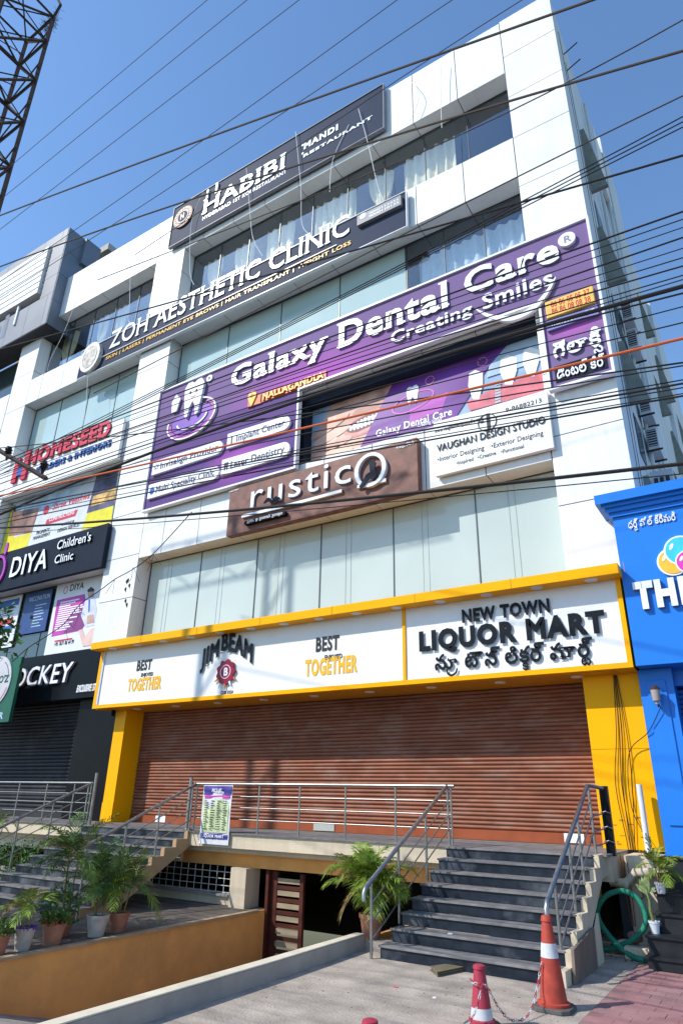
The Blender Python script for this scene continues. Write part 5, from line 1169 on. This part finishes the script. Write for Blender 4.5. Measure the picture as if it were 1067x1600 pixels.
# ------------------------------------------------------------------ cables
def cable(pts, Y, r, m, label, group=None):
    P = [at(x, y, Y) for x, y in pts]
    # quadratic least squares of z against x
    import numpy as np
    xs = np.array([p.x for p in P]); zs_ = np.array([p.z for p in P]); c = np.polyfit(xs, zs_, 2 if len(P) > 2 else 1)
    x0, x1 = xs.min()-7, xs.max()+7; n = 30
    # straight continuation outside the fitted stretch keeps the sag believable
    out = []
    for i in range(n+1):
        x = x0+(x1-x0)*i/n; xc = min(max(x, xs.min()), xs.max()); z = np.polyval(c, xc)+np.polyval(np.polyder(c), xc)*(x-xc); out.append(Vector((x, Y, float(z))))
    tag(MB().tube(out, r, 6).build('overhead_cable', m, None), label, 'cable', group)
G1 = 'thin sky wires crossing above the building'; G2 = 'bundle of overhead cables crossing the signboards'
for k, pts in enumerate(([(324, 0), (25, 253), (-30, 300)], [(386, 0), (5, 309)], [(467, 0), (0, 359)], [(620, 0), (527, 68), (121, 357)], [(706, 0), (527, 120), (137, 377)], [(815, 0), (702, 72), (603, 137)])):
    cable(pts, 7.5, .009, wireg, ('leftmost', 'second', 'third', 'fourth', 'fifth', 'rightmost')[k]+' of the six thin wires leaving the top edge of the open sky', G1)
cable([(922, 0), (679, 88.6), (527, 142), (314, 218), (127, 289), (0, 337)], 6.2, .020, wireg, 'thick brown cable passing highest across the white parapet')
cable([(1067, 75), (891, 134), (699, 187), (527, 238), (455, 263), (273, 321), (142, 362), (0, 418)], 6.0, .017, wireg, 'thick cable passing across the HABIBI signboard')
cable([(1067, 28), (912, 121), (700, 215), (560, 280)], 6.8, .010, wireg, 'thin cable meeting the thick cable at the roof corner')
cable([(1067, 147), (967, 202), (810, 273), (620, 372)], 6.8, .010, wireg, 'thin cable crossing the upper right corner pillar')
cable([(1067, 243), (901, 291), (679, 349), (547, 395), (430, 436), (304, 456), (101, 517), (0, 547)], 6.0, .013, wire_m, 'cable following the ZOH signboard down to the left')
ORD = 'first second third fourth fifth sixth seventh eighth ninth tenth eleventh twelfth thirteenth fourteenth fifteenth sixteenth seventeenth eighteenth nineteenth twentieth'.split()
for k in range(3): cable([(1067, 182+k*9), (957, 243+k*6), (679, 385+k*3), (430, 505+k*5), (218, 633+k*2), (0, 728+k*6)], 6.4+.08*k, .008, wire_m, ('uppermost', 'middle', 'lowest')[k]+' thin black wire of the steep trio above the Galaxy lettering', 'trio of thin wires above the Galaxy lettering')
WL = [((1067, 332), (640, 478), (340, 594), (0, 722)), ((1067, 357), (640, 498), (340, 611), (0, 733)), ((1067, 373), (640, 513), (340, 625), (0, 741)), ((1067, 405), (640, 528), (340, 634), (0, 748)),
      ((1067, 418), (640, 536), (340, 640), (0, 756)), ((1067, 432), (640, 553), (340, 655), (0, 768)), ((1067, 460), (640, 566), (340, 662), (0, 776)), ((1067, 505), (640, 607), (340, 690), (0, 786)),
      ((1067, 567), (640, 624), (340, 664), (0, 700)), ((1067, 571), (640, 646), (340, 706), (0, 792)), ((1067, 592), (640, 673), (340, 726), (0, 800)), ((1067, 604), (640, 683), (340, 733), (0, 803)), ((1067, 614), (640, 690), (340, 742), (0, 812)), ((1067, 618), (640, 694), (340, 748), (0, 818)), ((1067, 740), (640, 782), (340, 808), (0, 834))]
WL += [((1067, 344), (640, 487), (340, 601), (0, 727)), ((1067, 390), (640, 520), (340, 628), (0, 744)), ((1067, 480), (640, 590), (340, 678), (0, 781)), ((1067, 440), (640, 560), (340, 668), (0, 779)), ((1067, 598), (640, 678), (340, 730), (0, 797))]
WL.sort(key=lambda p: p[0][1])
for k, pts in enumerate(WL): cable(pts, 5.4+.11*(k*7 % 15), .0065+.003*(k % 3 == 0), wire_m, ORD[k]+' black cable from the top of the dense bundle crossing the signboards', G2)
cable([(1067, 449), (947, 484), (640, 561), (340, 672), (150, 745), (0, 802)], 5.6, .021, wire_m, 'thickest twisted black cable in the bundle over the phone number plate')
cable([(1067, 532), (840, 580), (700, 614), (540, 654), (192, 735), (0, 774)], 5.3, .013, wireo, 'bright orange cable crossing the dental signboard')
cable([(1067, 723), (871, 748), (527, 783), (223, 809), (0, 825)], 5.5, .017, wire_m, 'lowest thick black cable crossing the frosted windows')
# white flex loops hanging from the parapet
for k, pts in enumerate(([(318, 300), (300, 345), (297, 420), (303, 445)], [(385, 262), (390, 320), (395, 370), (410, 400)], [(462, 205), (470, 290), (472, 350), (487, 368)], [(560, 170), (575, 225), (590, 290), (600, 315)], [(205, 395), (203, 470), (201, 500), (207, 505)], [(690, 92), (688, 130), (690, 200)], [(120, 470), (100, 520), (80, 560), (74, 580)], [(545, 195), (520, 250), (515, 300)], [(138, 585), (134, 640), (128, 672)], [(640, 125), (655, 150), (640, 190)])):
    P = [at(x, y, 15.02+.02*k) for x, y in pts]; lb = ['hanging beside the HABIBI emblem', 'hanging below the H of HABIBI', 'looping down from the middle of the roof sign', 'hanging below RESTAURANT', 'hanging over the left curtained window', 'hanging down the parapet right of the roof sign', 'looping at the left end of the parapet', 'slanting below the MANDI lettering', 'hanging below the clinic emblem', 'short strand near the top of the parapet'][k]
    tag(MB().tube(smoothp(P, 6), .012, 5).build('white_flex', ropew, None), 'thin white flex '+lb, 'cable')
# dry twig
t = thing('dry_branch', 'bare dry climbing branch with black leaves in front of the clinic poster', 'branch', (-9.5, 7, 4)); tw_m = mat('twig_dark', (.03, .025, .02), .8)
main = [at(x, y, 7.0) for x, y in ((20, 1034), (45, 1012), (75, 993), (100, 975), (125, 945), (160, 920), (180, 905), (207, 890), (240, 865), (300, 800))]
MB().tube(smoothp(main, 4), .008, 5).build('stem', tw_m, t)
for k in range(16):
    i = random.randrange(1, len(main)-1); a = main[i]; ln = U(.12, .4); b = a+Vector((U(-.5, .8)*ln, U(-.2, .2)*ln, U(-.9, .3)*ln)); c = b+Vector((U(-.1, .2), 0, U(-.3, -.05))); MB().tube(smoothp([a, b, c], 4), .0035, 4).build('twig', tw_m, t)
for x, y in ((199, 905), (203, 911), (197, 917), (201, 903), (197, 935), (199, 941)):
    q = at(x, y, 7.0); MB().add([q, q+Vector((.03, 0, -.03)), q+Vector((.01, .01, -.10)), q+Vector((-.03, 0, -.04))], [(0, 1, 2, 3)]).build('leaf', tw_m, t)
# cleanup
bpy.data.objects.remove(_to)
